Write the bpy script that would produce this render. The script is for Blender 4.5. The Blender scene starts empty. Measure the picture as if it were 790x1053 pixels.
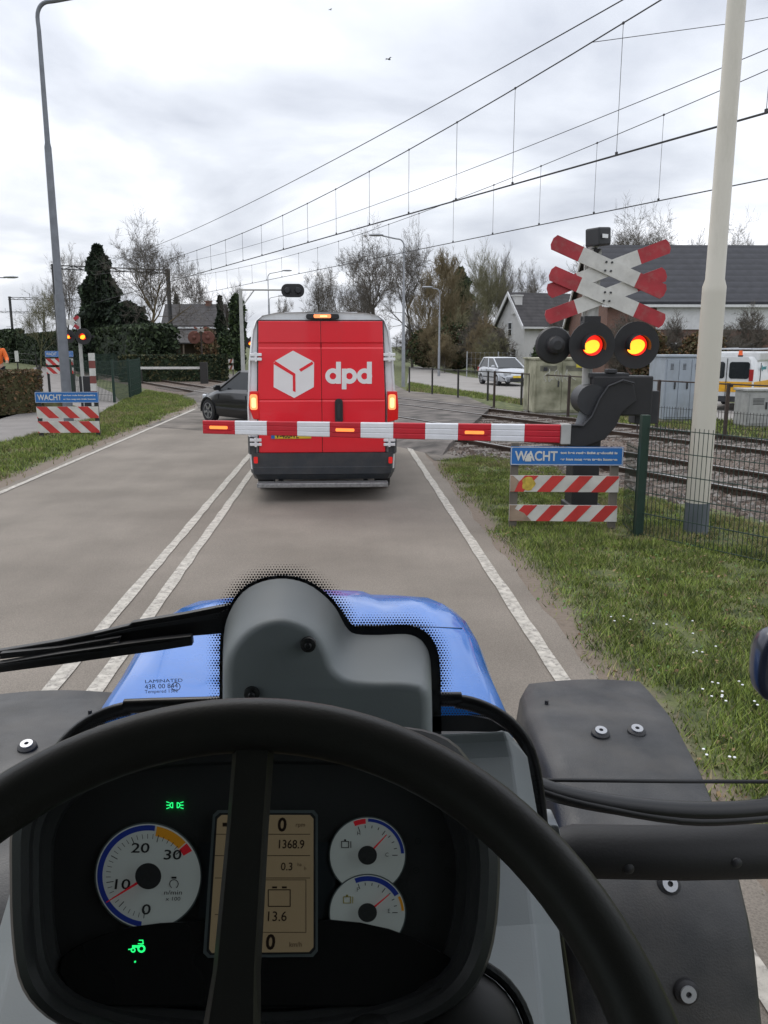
import bpy, bmesh, math, random
import numpy as np
from mathutils import Vector, Matrix
random.seed(7)
rng = np.random.default_rng(7)
SC = bpy.context.scene
COL = SC.collection
R_ = math.radians
# ------------------------------------------------------------------ camera
CAM_Z = 2.1; PITCH = R_(11.5); YAW = R_(2.87); FPX = 840.0
cam = bpy.data.cameras.new('camera'); camo = bpy.data.objects.new('camera', cam); COL.objects.link(camo)
camo.location = (0, 0, CAM_Z); camo.rotation_euler = (R_(90) - PITCH, 0, -YAW)
cam.sensor_fit = 'VERTICAL'; cam.sensor_height = 36.0; cam.lens = FPX / 1053 * 36
cam.clip_start = 0.02; cam.clip_end = 3000
SC.camera = camo
# ------------------------------------------------------------------ light
SUN_EL, SUN_AZ = R_(52), R_(-25)
SC.view_settings.view_transform = 'Standard'; SC.view_settings.look = 'None'
SC.view_settings.exposure = 0.08; SC.view_settings.gamma = 1
w = bpy.data.worlds.new('World'); SC.world = w; w.use_nodes = True
nt = w.node_tree; nt.nodes.clear()
def wn(t, **k):
    n = nt.nodes.new(t)
    for a, v in k.items(): setattr(n, a, v)
    return n
out = wn('ShaderNodeOutputWorld'); bg1 = wn('ShaderNodeBackground'); bg2 = wn('ShaderNodeBackground'); add = wn('ShaderNodeAddShader')
sky = wn('ShaderNodeTexSky', sky_type='NISHITA', sun_disc=False); sky.sun_elevation = SUN_EL; sky.sun_rotation = SUN_AZ
sky.air_density = 1.0; sky.dust_density = 2.0
bg1.inputs[1].default_value = 0.006
tc = wn('ShaderNodeTexCoord'); sep = wn('ShaderNodeSeparateXYZ'); nt.links.new(tc.outputs['Generated'], sep.inputs[0])
mz = wn('ShaderNodeMath', operation='MAXIMUM'); mz.inputs[1].default_value = 0.0; nt.links.new(sep.outputs[2], mz.inputs[0])
az = wn('ShaderNodeMath', operation='ADD'); az.inputs[1].default_value = 0.22; nt.links.new(mz.outputs[0], az.inputs[0])
dx = wn('ShaderNodeMath', operation='DIVIDE'); dy = wn('ShaderNodeMath', operation='DIVIDE')
nt.links.new(sep.outputs[0], dx.inputs[0]); nt.links.new(az.outputs[0], dx.inputs[1])
nt.links.new(sep.outputs[1], dy.inputs[0]); nt.links.new(az.outputs[0], dy.inputs[1])
cmb = wn('ShaderNodeCombineXYZ'); nt.links.new(dx.outputs[0], cmb.inputs[0]); nt.links.new(dy.outputs[0], cmb.inputs[1])
no = wn('ShaderNodeTexNoise'); no.inputs['Scale'].default_value = 1.15; no.inputs['Detail'].default_value = 7; no.inputs['Roughness'].default_value = 0.5
no.inputs['Distortion'].default_value = 0.35
nt.links.new(cmb.outputs[0], no.inputs['Vector'])
rmp = wn('ShaderNodeValToRGB'); cr = rmp.color_ramp
cr.elements[0].position = 0.34; cr.elements[0].color = (0.48, 0.51, 0.59, 1)
cr.elements[1].position = 0.66; cr.elements[1].color = (1.12, 1.13, 1.19, 1)
e = cr.elements.new(0.5); e.color = (0.73, 0.76, 0.83, 1)
nt.links.new(no.outputs['Fac'], rmp.inputs[0])
# overcast sky: brighter towards the zenith
br = wn('ShaderNodeMapRange'); br.inputs[1].default_value = 0.0; br.inputs[2].default_value = 1.0; br.inputs[3].default_value = .97; br.inputs[4].default_value = 1.75
nt.links.new(mz.outputs[0], br.inputs[0])
nt.links.new(rmp.outputs[0], bg2.inputs[0]); nt.links.new(br.outputs[0], bg2.inputs[1]); nt.links.new(sky.outputs[0], bg1.inputs[0])
nt.links.new(bg1.outputs[0], add.inputs[0]); nt.links.new(bg2.outputs[0], add.inputs[1]); nt.links.new(add.outputs[0], out.inputs[0])
sun = bpy.data.lights.new('sun', 'SUN'); suno = bpy.data.objects.new('sun', sun); COL.objects.link(suno)
sun.energy = 1.1; sun.angle = R_(30); sun.color = (1.0, 0.94, 0.86)
suno.rotation_euler = (R_(90) - SUN_EL, 0, math.pi - SUN_AZ); suno.location = (0, 0, 40)

# ------------------------------------------------------------------ geometry of the view, to place real things
_F = Vector((math.sin(YAW) * math.cos(PITCH), math.cos(YAW) * math.cos(PITCH), -math.sin(PITCH)))
_R = Vector((math.cos(YAW), -math.sin(YAW), 0)); _U = _R.cross(_F); _C = Vector((0, 0, CAM_Z))
def ray(px, py): return _F + _R * ((px - 395) / FPX) - _U * ((py - 526.5) / FPX)
def G(px, py, z=0.0):
    d = ray(px, py); return _C + d * ((z - CAM_Z) / d.z)
def PY(px, py, Y):
    d = ray(px, py); return _C + d * (Y / d.y)
def PN(px, py, p0, n):
    d = ray(px, py); return _C + d * ((p0 - _C).dot(n) / d.dot(n))
TH = R_(25); TN = Vector((math.cos(TH), math.sin(TH), 0)); TT = Vector((-math.sin(TH), math.cos(TH), 0))
def TR(p, s, z=0.0): return TN * p + TT * s + Vector((0, 0, z))

# ------------------------------------------------------------------ materials
MATS = {}
def M(name, col, rough=.6, metal=0., var=.12, scale=6., col2=None, bump=0., bscale=40., coat=0., emis=None, estr=0., detail=4, spec=None, ramp=(.35, .65), stretch=None, trans=0):
    if name in MATS: return MATS[name]
    m = bpy.data.materials.new(name); m.use_nodes = True; t = m.node_tree; b = t.nodes['Principled BSDF']
    b.inputs['Roughness'].default_value = rough; b.inputs['Metallic'].default_value = metal
    if spec is not None: b.inputs['Specular IOR Level'].default_value = spec
    if coat: b.inputs['Coat Weight'].default_value = coat; b.inputs['Coat Roughness'].default_value = .06
    tcn = t.nodes.new('ShaderNodeTexCoord'); mp = t.nodes.new('ShaderNodeMapping'); t.links.new(tcn.outputs['Object'], mp.inputs[0])
    if stretch: mp.inputs['Scale'].default_value = stretch
    c1 = tuple(c * (1 - var) for c in col) + (1,); c2 = tuple(min(1, c * (1 + var)) for c in (col2 or col)) + (1,)
    n = t.nodes.new('ShaderNodeTexNoise'); n.inputs['Scale'].default_value = scale; n.inputs['Detail'].default_value = detail
    r = t.nodes.new('ShaderNodeValToRGB'); r.color_ramp.elements[0].position = ramp[0]; r.color_ramp.elements[1].position = ramp[1]
    r.color_ramp.elements[0].color = c1; r.color_ramp.elements[1].color = c2
    t.links.new(mp.outputs[0], n.inputs['Vector']); t.links.new(n.outputs['Fac'], r.inputs[0]); t.links.new(r.outputs[0], b.inputs['Base Color'])
    if bump:
        n2 = t.nodes.new('ShaderNodeTexNoise'); n2.inputs['Scale'].default_value = bscale; n2.inputs['Detail'].default_value = 4
        bp = t.nodes.new('ShaderNodeBump'); bp.inputs['Strength'].default_value = bump; bp.inputs['Distance'].default_value = .02
        t.links.new(mp.outputs[0], n2.inputs['Vector']); t.links.new(n2.outputs['Fac'], bp.inputs['Height']); t.links.new(bp.outputs[0], b.inputs['Normal'])
    if emis: b.inputs['Emission Color'].default_value = tuple(emis) + (1,); b.inputs['Emission Strength'].default_value = estr
    MATS[name] = m; return m
def glassmat(name, tint, refl_ior=1.45, rough=0.0):
    m = bpy.data.materials.new(name); m.use_nodes = True; t = m.node_tree; t.nodes.clear()
    o = t.nodes.new('ShaderNodeOutputMaterial'); mx = t.nodes.new('ShaderNodeMixShader'); tr = t.nodes.new('ShaderNodeBsdfTransparent'); gl = t.nodes.new('ShaderNodeBsdfGlossy'); fr = t.nodes.new('ShaderNodeFresnel')
    tr.inputs[0].default_value = tuple(tint) + (1,); gl.inputs['Roughness'].default_value = rough; fr.inputs[0].default_value = refl_ior
    t.links.new(fr.outputs[0], mx.inputs[0]); t.links.new(tr.outputs[0], mx.inputs[1]); t.links.new(gl.outputs[0], mx.inputs[2]); t.links.new(mx.outputs[0], o.inputs[0])
    MATS[name] = m; return m
def addwave(m, scale, axis='Z', strength=.5, dist=.03, dark=None, prof='SAW'):
    """rows (tiles, boards, corrugation) as a repeating height profile on a real surface"""
    t = m.node_tree; b = t.nodes['Principled BSDF']; wv = t.nodes.new('ShaderNodeTexWave'); wv.bands_direction = axis; wv.wave_profile = prof
    wv.inputs['Scale'].default_value = scale; wv.inputs['Distortion'].default_value = 0.15
    tcn = [n for n in t.nodes if n.type == 'TEX_COORD'][0]; t.links.new(tcn.outputs['Object'], wv.inputs['Vector'])
    bp = t.nodes.new('ShaderNodeBump'); bp.inputs['Strength'].default_value = strength; bp.inputs['Distance'].default_value = dist
    t.links.new(wv.outputs['Fac'], bp.inputs['Height']); t.links.new(bp.outputs[0], b.inputs['Normal'])
    if dark:
        src = b.inputs['Base Color'].links[0].from_socket
        mx = t.nodes.new('ShaderNodeMix'); mx.data_type = 'RGBA'; mx.blend_type = 'MULTIPLY'; mx.inputs[0].default_value = dark
        t.links.new(src, mx.inputs[6]); t.links.new(wv.outputs['Fac'], mx.inputs[7]); t.links.new(mx.outputs[2], b.inputs['Base Color'])
    return m
def addbrick(m, scale=4.5, c1=(.2, .09, .06), c2=(.14, .06, .045), mortar=(.22, .2, .18)):
    t = m.node_tree; b = t.nodes['Principled BSDF']; br = t.nodes.new('ShaderNodeTexBrick')
    br.inputs['Scale'].default_value = scale; br.inputs['Color1'].default_value = c1 + (1,); br.inputs['Color2'].default_value = c2 + (1,); br.inputs['Mortar'].default_value = mortar + (1,)
    tcn = [n for n in t.nodes if n.type == 'TEX_COORD'][0]
    sp = t.nodes.new('ShaderNodeSeparateXYZ'); cb = t.nodes.new('ShaderNodeCombineXYZ'); ad = t.nodes.new('ShaderNodeMath')
    t.links.new(tcn.outputs['Object'], sp.inputs[0]); t.links.new(sp.outputs[0], ad.inputs[0]); t.links.new(sp.outputs[1], ad.inputs[1])
    t.links.new(ad.outputs[0], cb.inputs[0]); t.links.new(sp.outputs[2], cb.inputs[1]); t.links.new(cb.outputs[0], br.inputs['Vector'])
    t.links.new(br.outputs['Color'], b.inputs['Base Color']); return m

def grime(m, col=(.13, .105, .08), scale=3., lo=.52, hi=.78, amt=.5, stretch=(1, 1, 1)):
    """dried dust and splashes with a ragged outline of their own"""
    t = m.node_tree; b = t.nodes['Principled BSDF']; src = b.inputs['Base Color'].links[0].from_socket; tcn = [n for n in t.nodes if n.type == 'TEX_COORD'][0]
    mp = t.nodes.new('ShaderNodeMapping'); mp.inputs['Scale'].default_value = stretch; t.links.new(tcn.outputs['Object'], mp.inputs[0])
    n = t.nodes.new('ShaderNodeTexNoise'); n.inputs['Scale'].default_value = scale; n.inputs['Detail'].default_value = 12; n.inputs['Roughness'].default_value = .72; t.links.new(mp.outputs[0], n.inputs['Vector'])
    r = t.nodes.new('ShaderNodeMapRange'); r.inputs[1].default_value = lo; r.inputs[2].default_value = hi; r.inputs[4].default_value = amt; t.links.new(n.outputs['Fac'], r.inputs[0])
    mx = t.nodes.new('ShaderNodeMix'); mx.data_type = 'RGBA'; t.links.new(r.outputs[0], mx.inputs[0]); t.links.new(src, mx.inputs[6]); mx.inputs[7].default_value = tuple(col) + (1,); t.links.new(mx.outputs[2], b.inputs['Base Color']); return m
# ------------------------------------------------------------------ object helpers
ROOTM = {}
def tag(o, label, cat=None, group=None, kind=None):
    if label: o['label'] = label
    if cat: o['category'] = cat
    if group: o['group'] = group
    if kind: o['kind'] = kind
    return o
def thing(name, label, cat, loc=(0, 0, 0), rz=0., group=None):
    o = bpy.data.objects.new(name, None); COL.objects.link(o); o.empty_display_size = .2
    o.location = loc; o.rotation_euler = (0, 0, rz)
    ROOTM[o.name] = (Matrix.Translation(Vector(loc)) @ Matrix.Rotation(rz, 4, 'Z'))
    return tag(o, label, cat, group)
def root_of(o):
    while o.parent: o = o.parent
    return o
def addobj(name, me, mats, parent=None):
    o = bpy.data.objects.new(name, me); COL.objects.link(o)
    if parent is not None: o.parent = parent
    for m in (mats if isinstance(mats, (list, tuple)) else [mats]): me.materials.append(m)
    return o
def obj(name, bm, mats, parent=None, world=False, smooth=False, bevel=0., seg=2, ang=None, loc=None):
    if world and parent is not None:
        r = root_of(parent)
        if r.name in ROOTM: bm.transform(ROOTM[r.name].inverted())
    if loc is not None: bm.transform(Matrix.Translation(-Vector(loc)))
    bmesh.ops.recalc_face_normals(bm, faces=bm.faces)
    me = bpy.data.meshes.new(name); bm.to_mesh(me); bm.free()
    o = addobj(name, me, mats, parent)
    if loc is not None: o.location = loc
    if smooth:
        for p in me.polygons: p.use_smooth = True
        if ang is None: ang = 40
        me.set_sharp_from_angle(angle=R_(ang))
    if bevel:
        b = o.modifiers.new('edge', 'BEVEL'); b.width = bevel; b.segments = seg; b.limit_method = 'ANGLE'; b.angle_limit = R_(40)
    return o
def pyobj(name, V, Fc, mats, parent=None, smooth=False):
    me = bpy.data.meshes.new(name); me.from_pydata([tuple(v) for v in V], [], Fc); me.update()
    o = addobj(name, me, mats, parent)
    if smooth:
        for p in me.polygons: p.use_smooth = True
    return o
def npobj(name, V, nf, k, mats, parent=None, midx=None):
    """V (n,3) array laid out face by face, k verts per face"""
    me = bpy.data.meshes.new(name); me.vertices.add(len(V)); me.vertices.foreach_set('co', V.astype(np.float32).ravel())
    me.loops.add(nf * k); me.loops.foreach_set('vertex_index', np.arange(nf * k, dtype=np.int32))
    me.polygons.add(nf); me.polygons.foreach_set('loop_start', np.arange(nf, dtype=np.int32) * k)
    if midx is not None: me.polygons.foreach_set('material_index', midx.astype(np.int32))
    me.update(calc_edges=True); me.validate()
    return addobj(name, me, mats, parent)
B = bmesh.new
def box(bm, c, s, rot=None, mi=0):
    v = []
    for z in (-.5, .5):
        for x, y in ((-.5, -.5), (.5, -.5), (.5, .5), (-.5, .5)):
            p = Vector((x * s[0], y * s[1], z * s[2]))
            if rot is not None: p = rot @ p
            v.append(bm.verts.new(p + Vector(c)))
    for f in ((0, 3, 2, 1), (4, 5, 6, 7), (0, 1, 5, 4), (1, 2, 6, 5), (2, 3, 7, 6), (3, 0, 4, 7)):
        bm.faces.new([v[i] for i in f]).material_index = mi
    return bm
def bx(bm, x0, x1, y0, y1, z0, z1, mi=0): return box(bm, ((x0 + x1) / 2, (y0 + y1) / 2, (z0 + z1) / 2), (abs(x1 - x0), abs(y1 - y0), abs(z1 - z0)), None, mi)
def loft(bm, rings, cap=True, closed=True, mi=0):
    rv = [[bm.verts.new(Vector(p)) for p in r] for r in rings]; n = len(rv[0])
    for a, b in zip(rv[:-1], rv[1:]):
        for i in range(n if closed else n - 1):
            j = (i + 1) % n
            try: bm.faces.new((a[i], a[j], b[j], b[i])).material_index = mi
            except ValueError: pass
    if cap and closed:
        for r in (rv[0][::-1], rv[-1]):
            try: bm.faces.new(r).material_index = mi
            except ValueError: pass
    return rv
def frame(d):
    d = Vector(d).normalized(); a = Vector((0, 0, 1)) if abs(d.z) < .9 else Vector((1, 0, 0))
    u = d.cross(a).normalized(); return u, d.cross(u).normalized()
def tube(bm, pts, r, seg=8, cap=True, mi=0):
    pts = [Vector(p) for p in pts]; rs = r if isinstance(r, (list, tuple)) else [r] * len(pts); rings = []; u = None
    for i, p in enumerate(pts):
        d = (pts[min(i + 1, len(pts) - 1)] - pts[max(i - 1, 0)]).normalized()
        if u is None: u, v = frame(d)
        else:
            u = (u - d * u.dot(d)).normalized(); v = d.cross(u)
        rings.append([p + (u * math.cos(a) + v * math.sin(a)) * rs[i] for a in [2 * math.pi * k / seg for k in range(seg)]])
    loft(bm, rings, cap, True, mi); return bm
def cyl(bm, a, b, r, seg=16, r2=None, mi=0): return tube(bm, [a, b], [r, r if r2 is None else r2], seg, True, mi)
def smoothpts(pts, n=4):
    P = [Vector(p) for p in pts]; o = []
    for i in range(len(P) - 1):
        p0, p1, p2, p3 = P[max(i - 1, 0)], P[i], P[i + 1], P[min(i + 2, len(P) - 1)]
        for k in range(n):
            t = k / n
            o.append(.5 * ((2 * p1) + (p2 - p0) * t + (2 * p0 - 5 * p1 + 4 * p2 - p3) * t * t + (3 * p1 - p0 - 3 * p2 + p3) * t ** 3))
    o.append(P[-1]); return o
def prism(bm, pts2, o, ex, ey, ez, d0, d1, mi=0):
    """2-D outline on axes ex, ey, thickness d0..d1 along ez"""
    o = Vector(o); A = [o + ex * x + ey * y + ez * d0 for x, y in pts2]; Bq = [o + ex * x + ey * y + ez * d1 for x, y in pts2]
    loft(bm, [A, Bq], True, True, mi); return bm
def slab(bm, poly, z0, z1=None, mi=0):
    """flat sheet (or slab) from ground points"""
    if z1 is None:
        f = bm.faces.new([bm.verts.new((p[0], p[1], z0)) for p in poly]); f.material_index = mi; bmesh.ops.triangulate(bm, faces=[f])
    else: loft(bm, [[(p[0], p[1], z0) for p in poly], [(p[0], p[1], z1) for p in poly]], True, True, mi)
    return bm
def ringpts(r, n, a0=0., a1=2 * math.pi, full=True):
    return [(r * math.cos(a0 + (a1 - a0) * k / (n if full else n - 1)), r * math.sin(a0 + (a1 - a0) * k / (n if full else n - 1))) for k in range(n)]
def arcband(r0, r1, a0, a1, n=24):
    return [(r1 * math.cos(a0 + (a1 - a0) * k / n), r1 * math.sin(a0 + (a1 - a0) * k / n)) for k in range(n + 1)] + [(r0 * math.cos(a1 + (a0 - a1) * k / n), r0 * math.sin(a1 + (a0 - a1) * k / n)) for k in range(n + 1)]
def strip2(bm, inner, outer, o, ex, ey, ez, d0, d1, mi=0, closed=True):
    o = Vector(o); q = lambda P, d: [o + ex * x + ey * y + ez * d for x, y in P]
    a, b, c, d = q(inner, d0), q(outer, d0), q(outer, d1), q(inner, d1); n = len(a)
    V = [[bm.verts.new(p) for p in L] for L in (a, b, c, d)]
    for i in range(n if closed else n - 1):
        j = (i + 1) % n
        for k in range(4):
            l = (k + 1) % 4; bm.faces.new((V[k][i], V[k][j], V[l][j], V[l][i])).material_index = mi
def rrect(x0, x1, y0, y1, r, n=4):
    o = []
    for cx, cy, a in ((x1 - r, y1 - r, 0), (x0 + r, y1 - r, 90), (x0 + r, y0 + r, 180), (x1 - r, y0 + r, 270)):
        for k in range(n + 1):
            t = R_(a + 90 * k / n); o.append((cx + r * math.cos(t), cy + r * math.sin(t)))
    return o
def txt(name, s, size, o, ex, ey, mat, parent=None, align='LEFT', bold=0., ext=.0006, world=True, sx=1.):
    cu = bpy.data.curves.new(name, 'FONT'); cu.body = s; cu.size = size; cu.align_x = align; cu.extrude = ext; cu.offset = bold; cu.resolution_u = 3
    to = bpy.data.objects.new('t', cu); me = bpy.data.meshes.new_from_object(to); bpy.data.objects.remove(to)
    ex = Vector(ex).normalized(); ey = Vector(ey).normalized(); ez = ex.cross(ey)
    mm = Matrix(((ex.x * sx, ey.x, ez.x, o[0]), (ex.y * sx, ey.y, ez.y, o[1]), (ex.z * sx, ey.z, ez.z, o[2]), (0, 0, 0, 1)))
    if world and parent is not None:
        r = root_of(parent)
        if r.name in ROOTM: mm = ROOTM[r.name].inverted() @ mm
    me.transform(mm); me.materials.clear()
    me.name = name
    return addobj(name, me, mat, parent)
def dup(root, loc, rz=None, label=None, group=None, cat=None, scale=None):
    r = root.copy(); COL.objects.link(r); r.location = loc
    if rz is not None: r.rotation_euler = (0, 0, rz)
    if scale: r.scale = (scale,) * 3 if not hasattr(scale, '__len__') else scale
    if label: r['label'] = label
    if group: r['group'] = group
    def rec(src, dst):
        for ch in list(src.children):
            c = ch.copy(); COL.objects.link(c); c.parent = dst; rec(ch, c)
    rec(root, r); return r
X, Y_, Z = Vector((1, 0, 0)), Vector((0, 1, 0)), Vector((0, 0, 1))

black = M('black_plastic', (.018, .018, .02), .55, bump=.15, bscale=300)
white = M('white_paint', (.78, .79, .8), .35, var=.04)
red = M('red_reflective', (.55, .03, .035), .45, var=.08)
steel = M('galvanised_steel', (.42, .43, .45), .45, .7, var=.1)
rubber = M('rubber', (.02, .02, .022), .8)
darkmetal = M('dark_metal', (.035, .036, .04), .5, .2)
chrome = M('chrome', (.7, .7, .72), .15, 1., var=.02)

# ================================================================== THE GROUND
def struct(name, bm, mat, **k): return tag(obj(name, bm, mat, **k), None, None, None, 'structure')
def groundmat():
    m = M('grass_ground', (.055, .075, .022), .95, var=.35, scale=3.3, col2=(.1, .11, .04), bump=.9, bscale=22, detail=8)
    t = m.node_tree; b = t.nodes['Principled BSDF']; src = b.inputs['Base Color'].links[0].from_socket
    tcn = [n for n in t.nodes if n.type == 'TEX_COORD'][0]
    n1 = t.nodes.new('ShaderNodeTexNoise'); n1.inputs['Scale'].default_value = 2.2; n1.inputs['Detail'].default_value = 8; n1.inputs['Roughness'].default_value = .65; t.links.new(tcn.outputs['Object'], n1.inputs['Vector'])
    sp = t.nodes.new('ShaderNodeSeparateXYZ'); t.links.new(tcn.outputs['Object'], sp.inputs[0])
    # worn earth shoulders along both road edges (x = 1.4 and x = -5.1)
    c = t.nodes.new('ShaderNodeMath'); c.operation = 'ADD'; c.inputs[1].default_value = 1.83; t.links.new(sp.outputs[0], c.inputs[0])
    a = t.nodes.new('ShaderNodeMath'); a.operation = 'ABSOLUTE'; t.links.new(c.outputs[0], a.inputs[0])
    mr = t.nodes.new('ShaderNodeMapRange'); mr.inputs[1].default_value = 3.25; mr.inputs[2].default_value = 3.85; mr.inputs[3].default_value = 1.0; mr.inputs[4].default_value = 0.; t.links.new(a.outputs[0], mr.inputs[0])
    s = t.nodes.new('ShaderNodeMath'); s.operation = 'ADD'; t.links.new(mr.outputs[0], s.inputs[0]); t.links.new(n1.outputs['Fac'], s.inputs[1])
    r = t.nodes.new('ShaderNodeMapRange'); r.inputs[1].default_value = .62; r.inputs[2].default_value = .95; t.links.new(s.outputs[0], r.inputs[0])
    mx = t.nodes.new('ShaderNodeMix'); mx.data_type = 'RGBA'; t.links.new(r.outputs[0], mx.inputs[0]); t.links.new(src, mx.inputs[6]); mx.inputs[7].default_value = (.17, .135, .105, 1)
    t.links.new(mx.outputs[2], b.inputs['Base Color']); return m
gm = groundmat()
bm = B(); slab(bm, [(-900, -300), (900, -300), (900, 1500), (-900, 1500)], 0); struct('ground', bm, gm)
asph = M('asphalt', (.158, .136, .112), .85, var=.07, scale=.7, col2=(.19, .165, .138), bump=.35, bscale=160, detail=10)
def asphalt_detail(m):
    t = m.node_tree; b = t.nodes['Principled BSDF']; src = b.inputs['Base Color'].links[0].from_socket; tcn = [n for n in t.nodes if n.type == 'TEX_COORD'][0]
    v = t.nodes.new('ShaderNodeTexVoronoi'); v.inputs['Scale'].default_value = 90; t.links.new(tcn.outputs['Object'], v.inputs['Vector'])
    mr = t.nodes.new('ShaderNodeMapRange'); mr.inputs[3].default_value = .72; mr.inputs[4].default_value = 1.2; t.links.new(v.outputs['Distance'], mr.inputs[0]); mr.inputs[2].default_value = .7
    # long stains and wheel tracks worn along the road
    mp = t.nodes.new('ShaderNodeMapping'); mp.inputs['Scale'].default_value = (1.5, .06, 1); t.links.new(tcn.outputs['Object'], mp.inputs[0])
    n = t.nodes.new('ShaderNodeTexNoise'); n.inputs['Scale'].default_value = 1.6; n.inputs['Detail'].default_value = 5; t.links.new(mp.outputs[0], n.inputs['Vector'])
    m2 = t.nodes.new('ShaderNodeMapRange'); m2.inputs[1].default_value = .3; m2.inputs[2].default_value = .7; m2.inputs[3].default_value = .94; m2.inputs[4].default_value = 1.06; t.links.new(n.outputs['Fac'], m2.inputs[0])
    mu = t.nodes.new('ShaderNodeMath'); mu.operation = 'MULTIPLY'; t.links.new(mr.outputs[0], mu.inputs[0]); t.links.new(m2.outputs[0], mu.inputs[1])
    mx = t.nodes.new('ShaderNodeMix'); mx.data_type = 'RGBA'; mx.blend_type = 'MULTIPLY'; mx.inputs[0].default_value = 1
    t.links.new(src, mx.inputs[6]); t.links.new(mu.outputs[0], mx.inputs[7]); t.links.new(mx.outputs[2], b.inputs['Base Color'])
asphalt_detail(asph)
def wob(x, y0, y1, n, amp): return [(x + random.uniform(-amp, amp), y0 + (y1 - y0) * i / n) for i in range(n + 1)]
bm = B(); Lx, Rx = -5.16, 1.62
a = wob(Rx, -20, 20, 160, .03); b_ = wob(Lx, -20, 27, 160, .04)
poly = a + [(1.62, 22), (1.62, 150)] + [(Lx, 150), (Lx, 27.5)] + b_[::-1]
rv = [];
ys = [-20 + i * .25 for i in range(200)] + [30, 60, 100, 160]
L = [bm.verts.new((Lx + random.uniform(-.04, .04), y, .004)) for y in ys]; Rr = [bm.verts.new((Rx + random.uniform(-.025, .025), y, .004)) for y in ys]
for i in range(len(ys) - 1): bm.faces.new((L[i], Rr[i], Rr[i + 1], L[i + 1]))
struct('road', bm, asph)
# crossing apron of older darker asphalt
apm = M('crossing_asphalt', (.092, .08, .068), .9, var=.25, scale=1.1, col2=(.155, .135, .115), bump=.5, bscale=60, detail=9)
ap = [(Lx - .1, 22), (Rx - .05, 17.2), tuple(G(447, 474)[:2]), tuple(G(500, 471)[:2]), (2.45, 15.6), (5.2, 26.5), tuple(G(480, 408)[:2]), tuple(G(418, 402)[:2]), (2.6, 60), (-6.0, 60), tuple(G(250, 386)[:2]), tuple(G(172, 377)[:2]), tuple(G(140, 379)[:2]), tuple(G(148, 398)[:2]), tuple(G(200, 408)[:2]), tuple(G(204, 420)[:2])]
bm = B(); slab(bm, ap, .008); struct('crossing_apron', bm, apm)
# painted lines
lm = M('road_paint', (.37, .345, .3), .7, var=.12, scale=14, col2=(.45, .42, .37), detail=8)
def wear(m, base=(.17, .155, .14)):
    t = m.node_tree; b = t.nodes['Principled BSDF']; src = b.inputs['Base Color'].links[0].from_socket; tcn = [n for n in t.nodes if n.type == 'TEX_COORD'][0]
    n = t.nodes.new('ShaderNodeTexNoise'); n.inputs['Scale'].default_value = 26; n.inputs['Detail'].default_value = 8; n.inputs['Roughness'].default_value = .75; t.links.new(tcn.outputs['Object'], n.inputs['Vector'])
    r = t.nodes.new('ShaderNodeMapRange'); r.inputs[1].default_value = .5; r.inputs[2].default_value = .62; r.inputs[4].default_value = .85; t.links.new(n.outputs['Fac'], r.inputs[0])
    mx = t.nodes.new('ShaderNodeMix'); mx.data_type = 'RGBA'; t.links.new(r.outputs[0], mx.inputs[0]); t.links.new(src, mx.inputs[6]); mx.inputs[7].default_value = base + (1,); t.links.new(mx.outputs[2], b.inputs['Base Color'])
wear(lm)
def line(name, x, y0, y1, wd):
    bm = B(); n = int((y1 - y0) / .3); pl = None
    for i in range(n + 1):
        y = y0 + (y1 - y0) * i / n; l = bm.verts.new((x - wd / 2 + random.uniform(-.007, .007), y, .012)); r = bm.verts.new((x + wd / 2 + random.uniform(-.007, .007), y, .012))
        if pl: bm.faces.new((pl[0], pl[1], r, l))
        pl = (l, r)
    struct(name, bm, lm)
line('road_marking', 1.385, -6, 19.5, .105); line('road_marking', -1.83, -6, 22, .1); line('road_marking', -1.55, -6, 22, .1); line('road_marking', -4.98, -6, 28, .09)
# cycle path
pm = M('path_asphalt', (.2, .185, .175), .9, var=.12, scale=1.5, bump=.3, bscale=80)
pp = [(-220, 470), (0, 456), (40, 446), (95, 430), (125, 414), (116, 404), (84, 390), (75, 384), (52, 377), (34, 378), (43, 388), (44, 398), (36, 421), (0, 431), (-220, 440)]
bm = B(); slab(bm, [tuple(G(*q)[:2]) for q in pp], .004); struct('cycle_path', bm, pm)
# side road beyond the railway
pp = [(419, 394), (421, 377), (440, 377), (452, 381), (480, 387.5), (509, 391), (560, 397), (700, 408), (860, 428), (860, 446), (640, 420), (537, 411), (500, 405)]
bm = B(); slab(bm, [tuple(G(*q)[:2]) for q in pp], .004); struct('side_road', bm, M('side_asphalt', (.26, .245, .23), .9, var=.08, scale=.6, bump=.2))
# ballast beds and tracks
def XR(p): return 2.45 + (p - 9.7) * .4
def SR_(p): return (p * math.cos(TH) - XR(p)) / math.sin(TH)
def SL_(p): return (p * math.cos(TH) + 6.6) / math.sin(TH)
bal = M('ballast', (.055, .04, .033), .95, var=.35, scale=26, col2=(.15, .115, .092), bump=1., bscale=38, detail=6)
PB = [8.5, 9.0, 16.2, 16.8]; ZB = [-.02, .02, .02, -.02]
bm = B(); loft(bm, [[TR(p, -30, z) for p, z in zip(PB, ZB)], [TR(p, SR_(p), z) for p, z in zip(PB, ZB)]], True, True); struct('ballast_bed', bm, bal)
bm = B(); loft(bm, [[TR(p, SL_(p), z) for p, z in zip(PB, ZB)], [TR(p, 260, z) for p, z in zip(PB, ZB)]], True, True); struct('ballast_bed', bm, bal)
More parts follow.
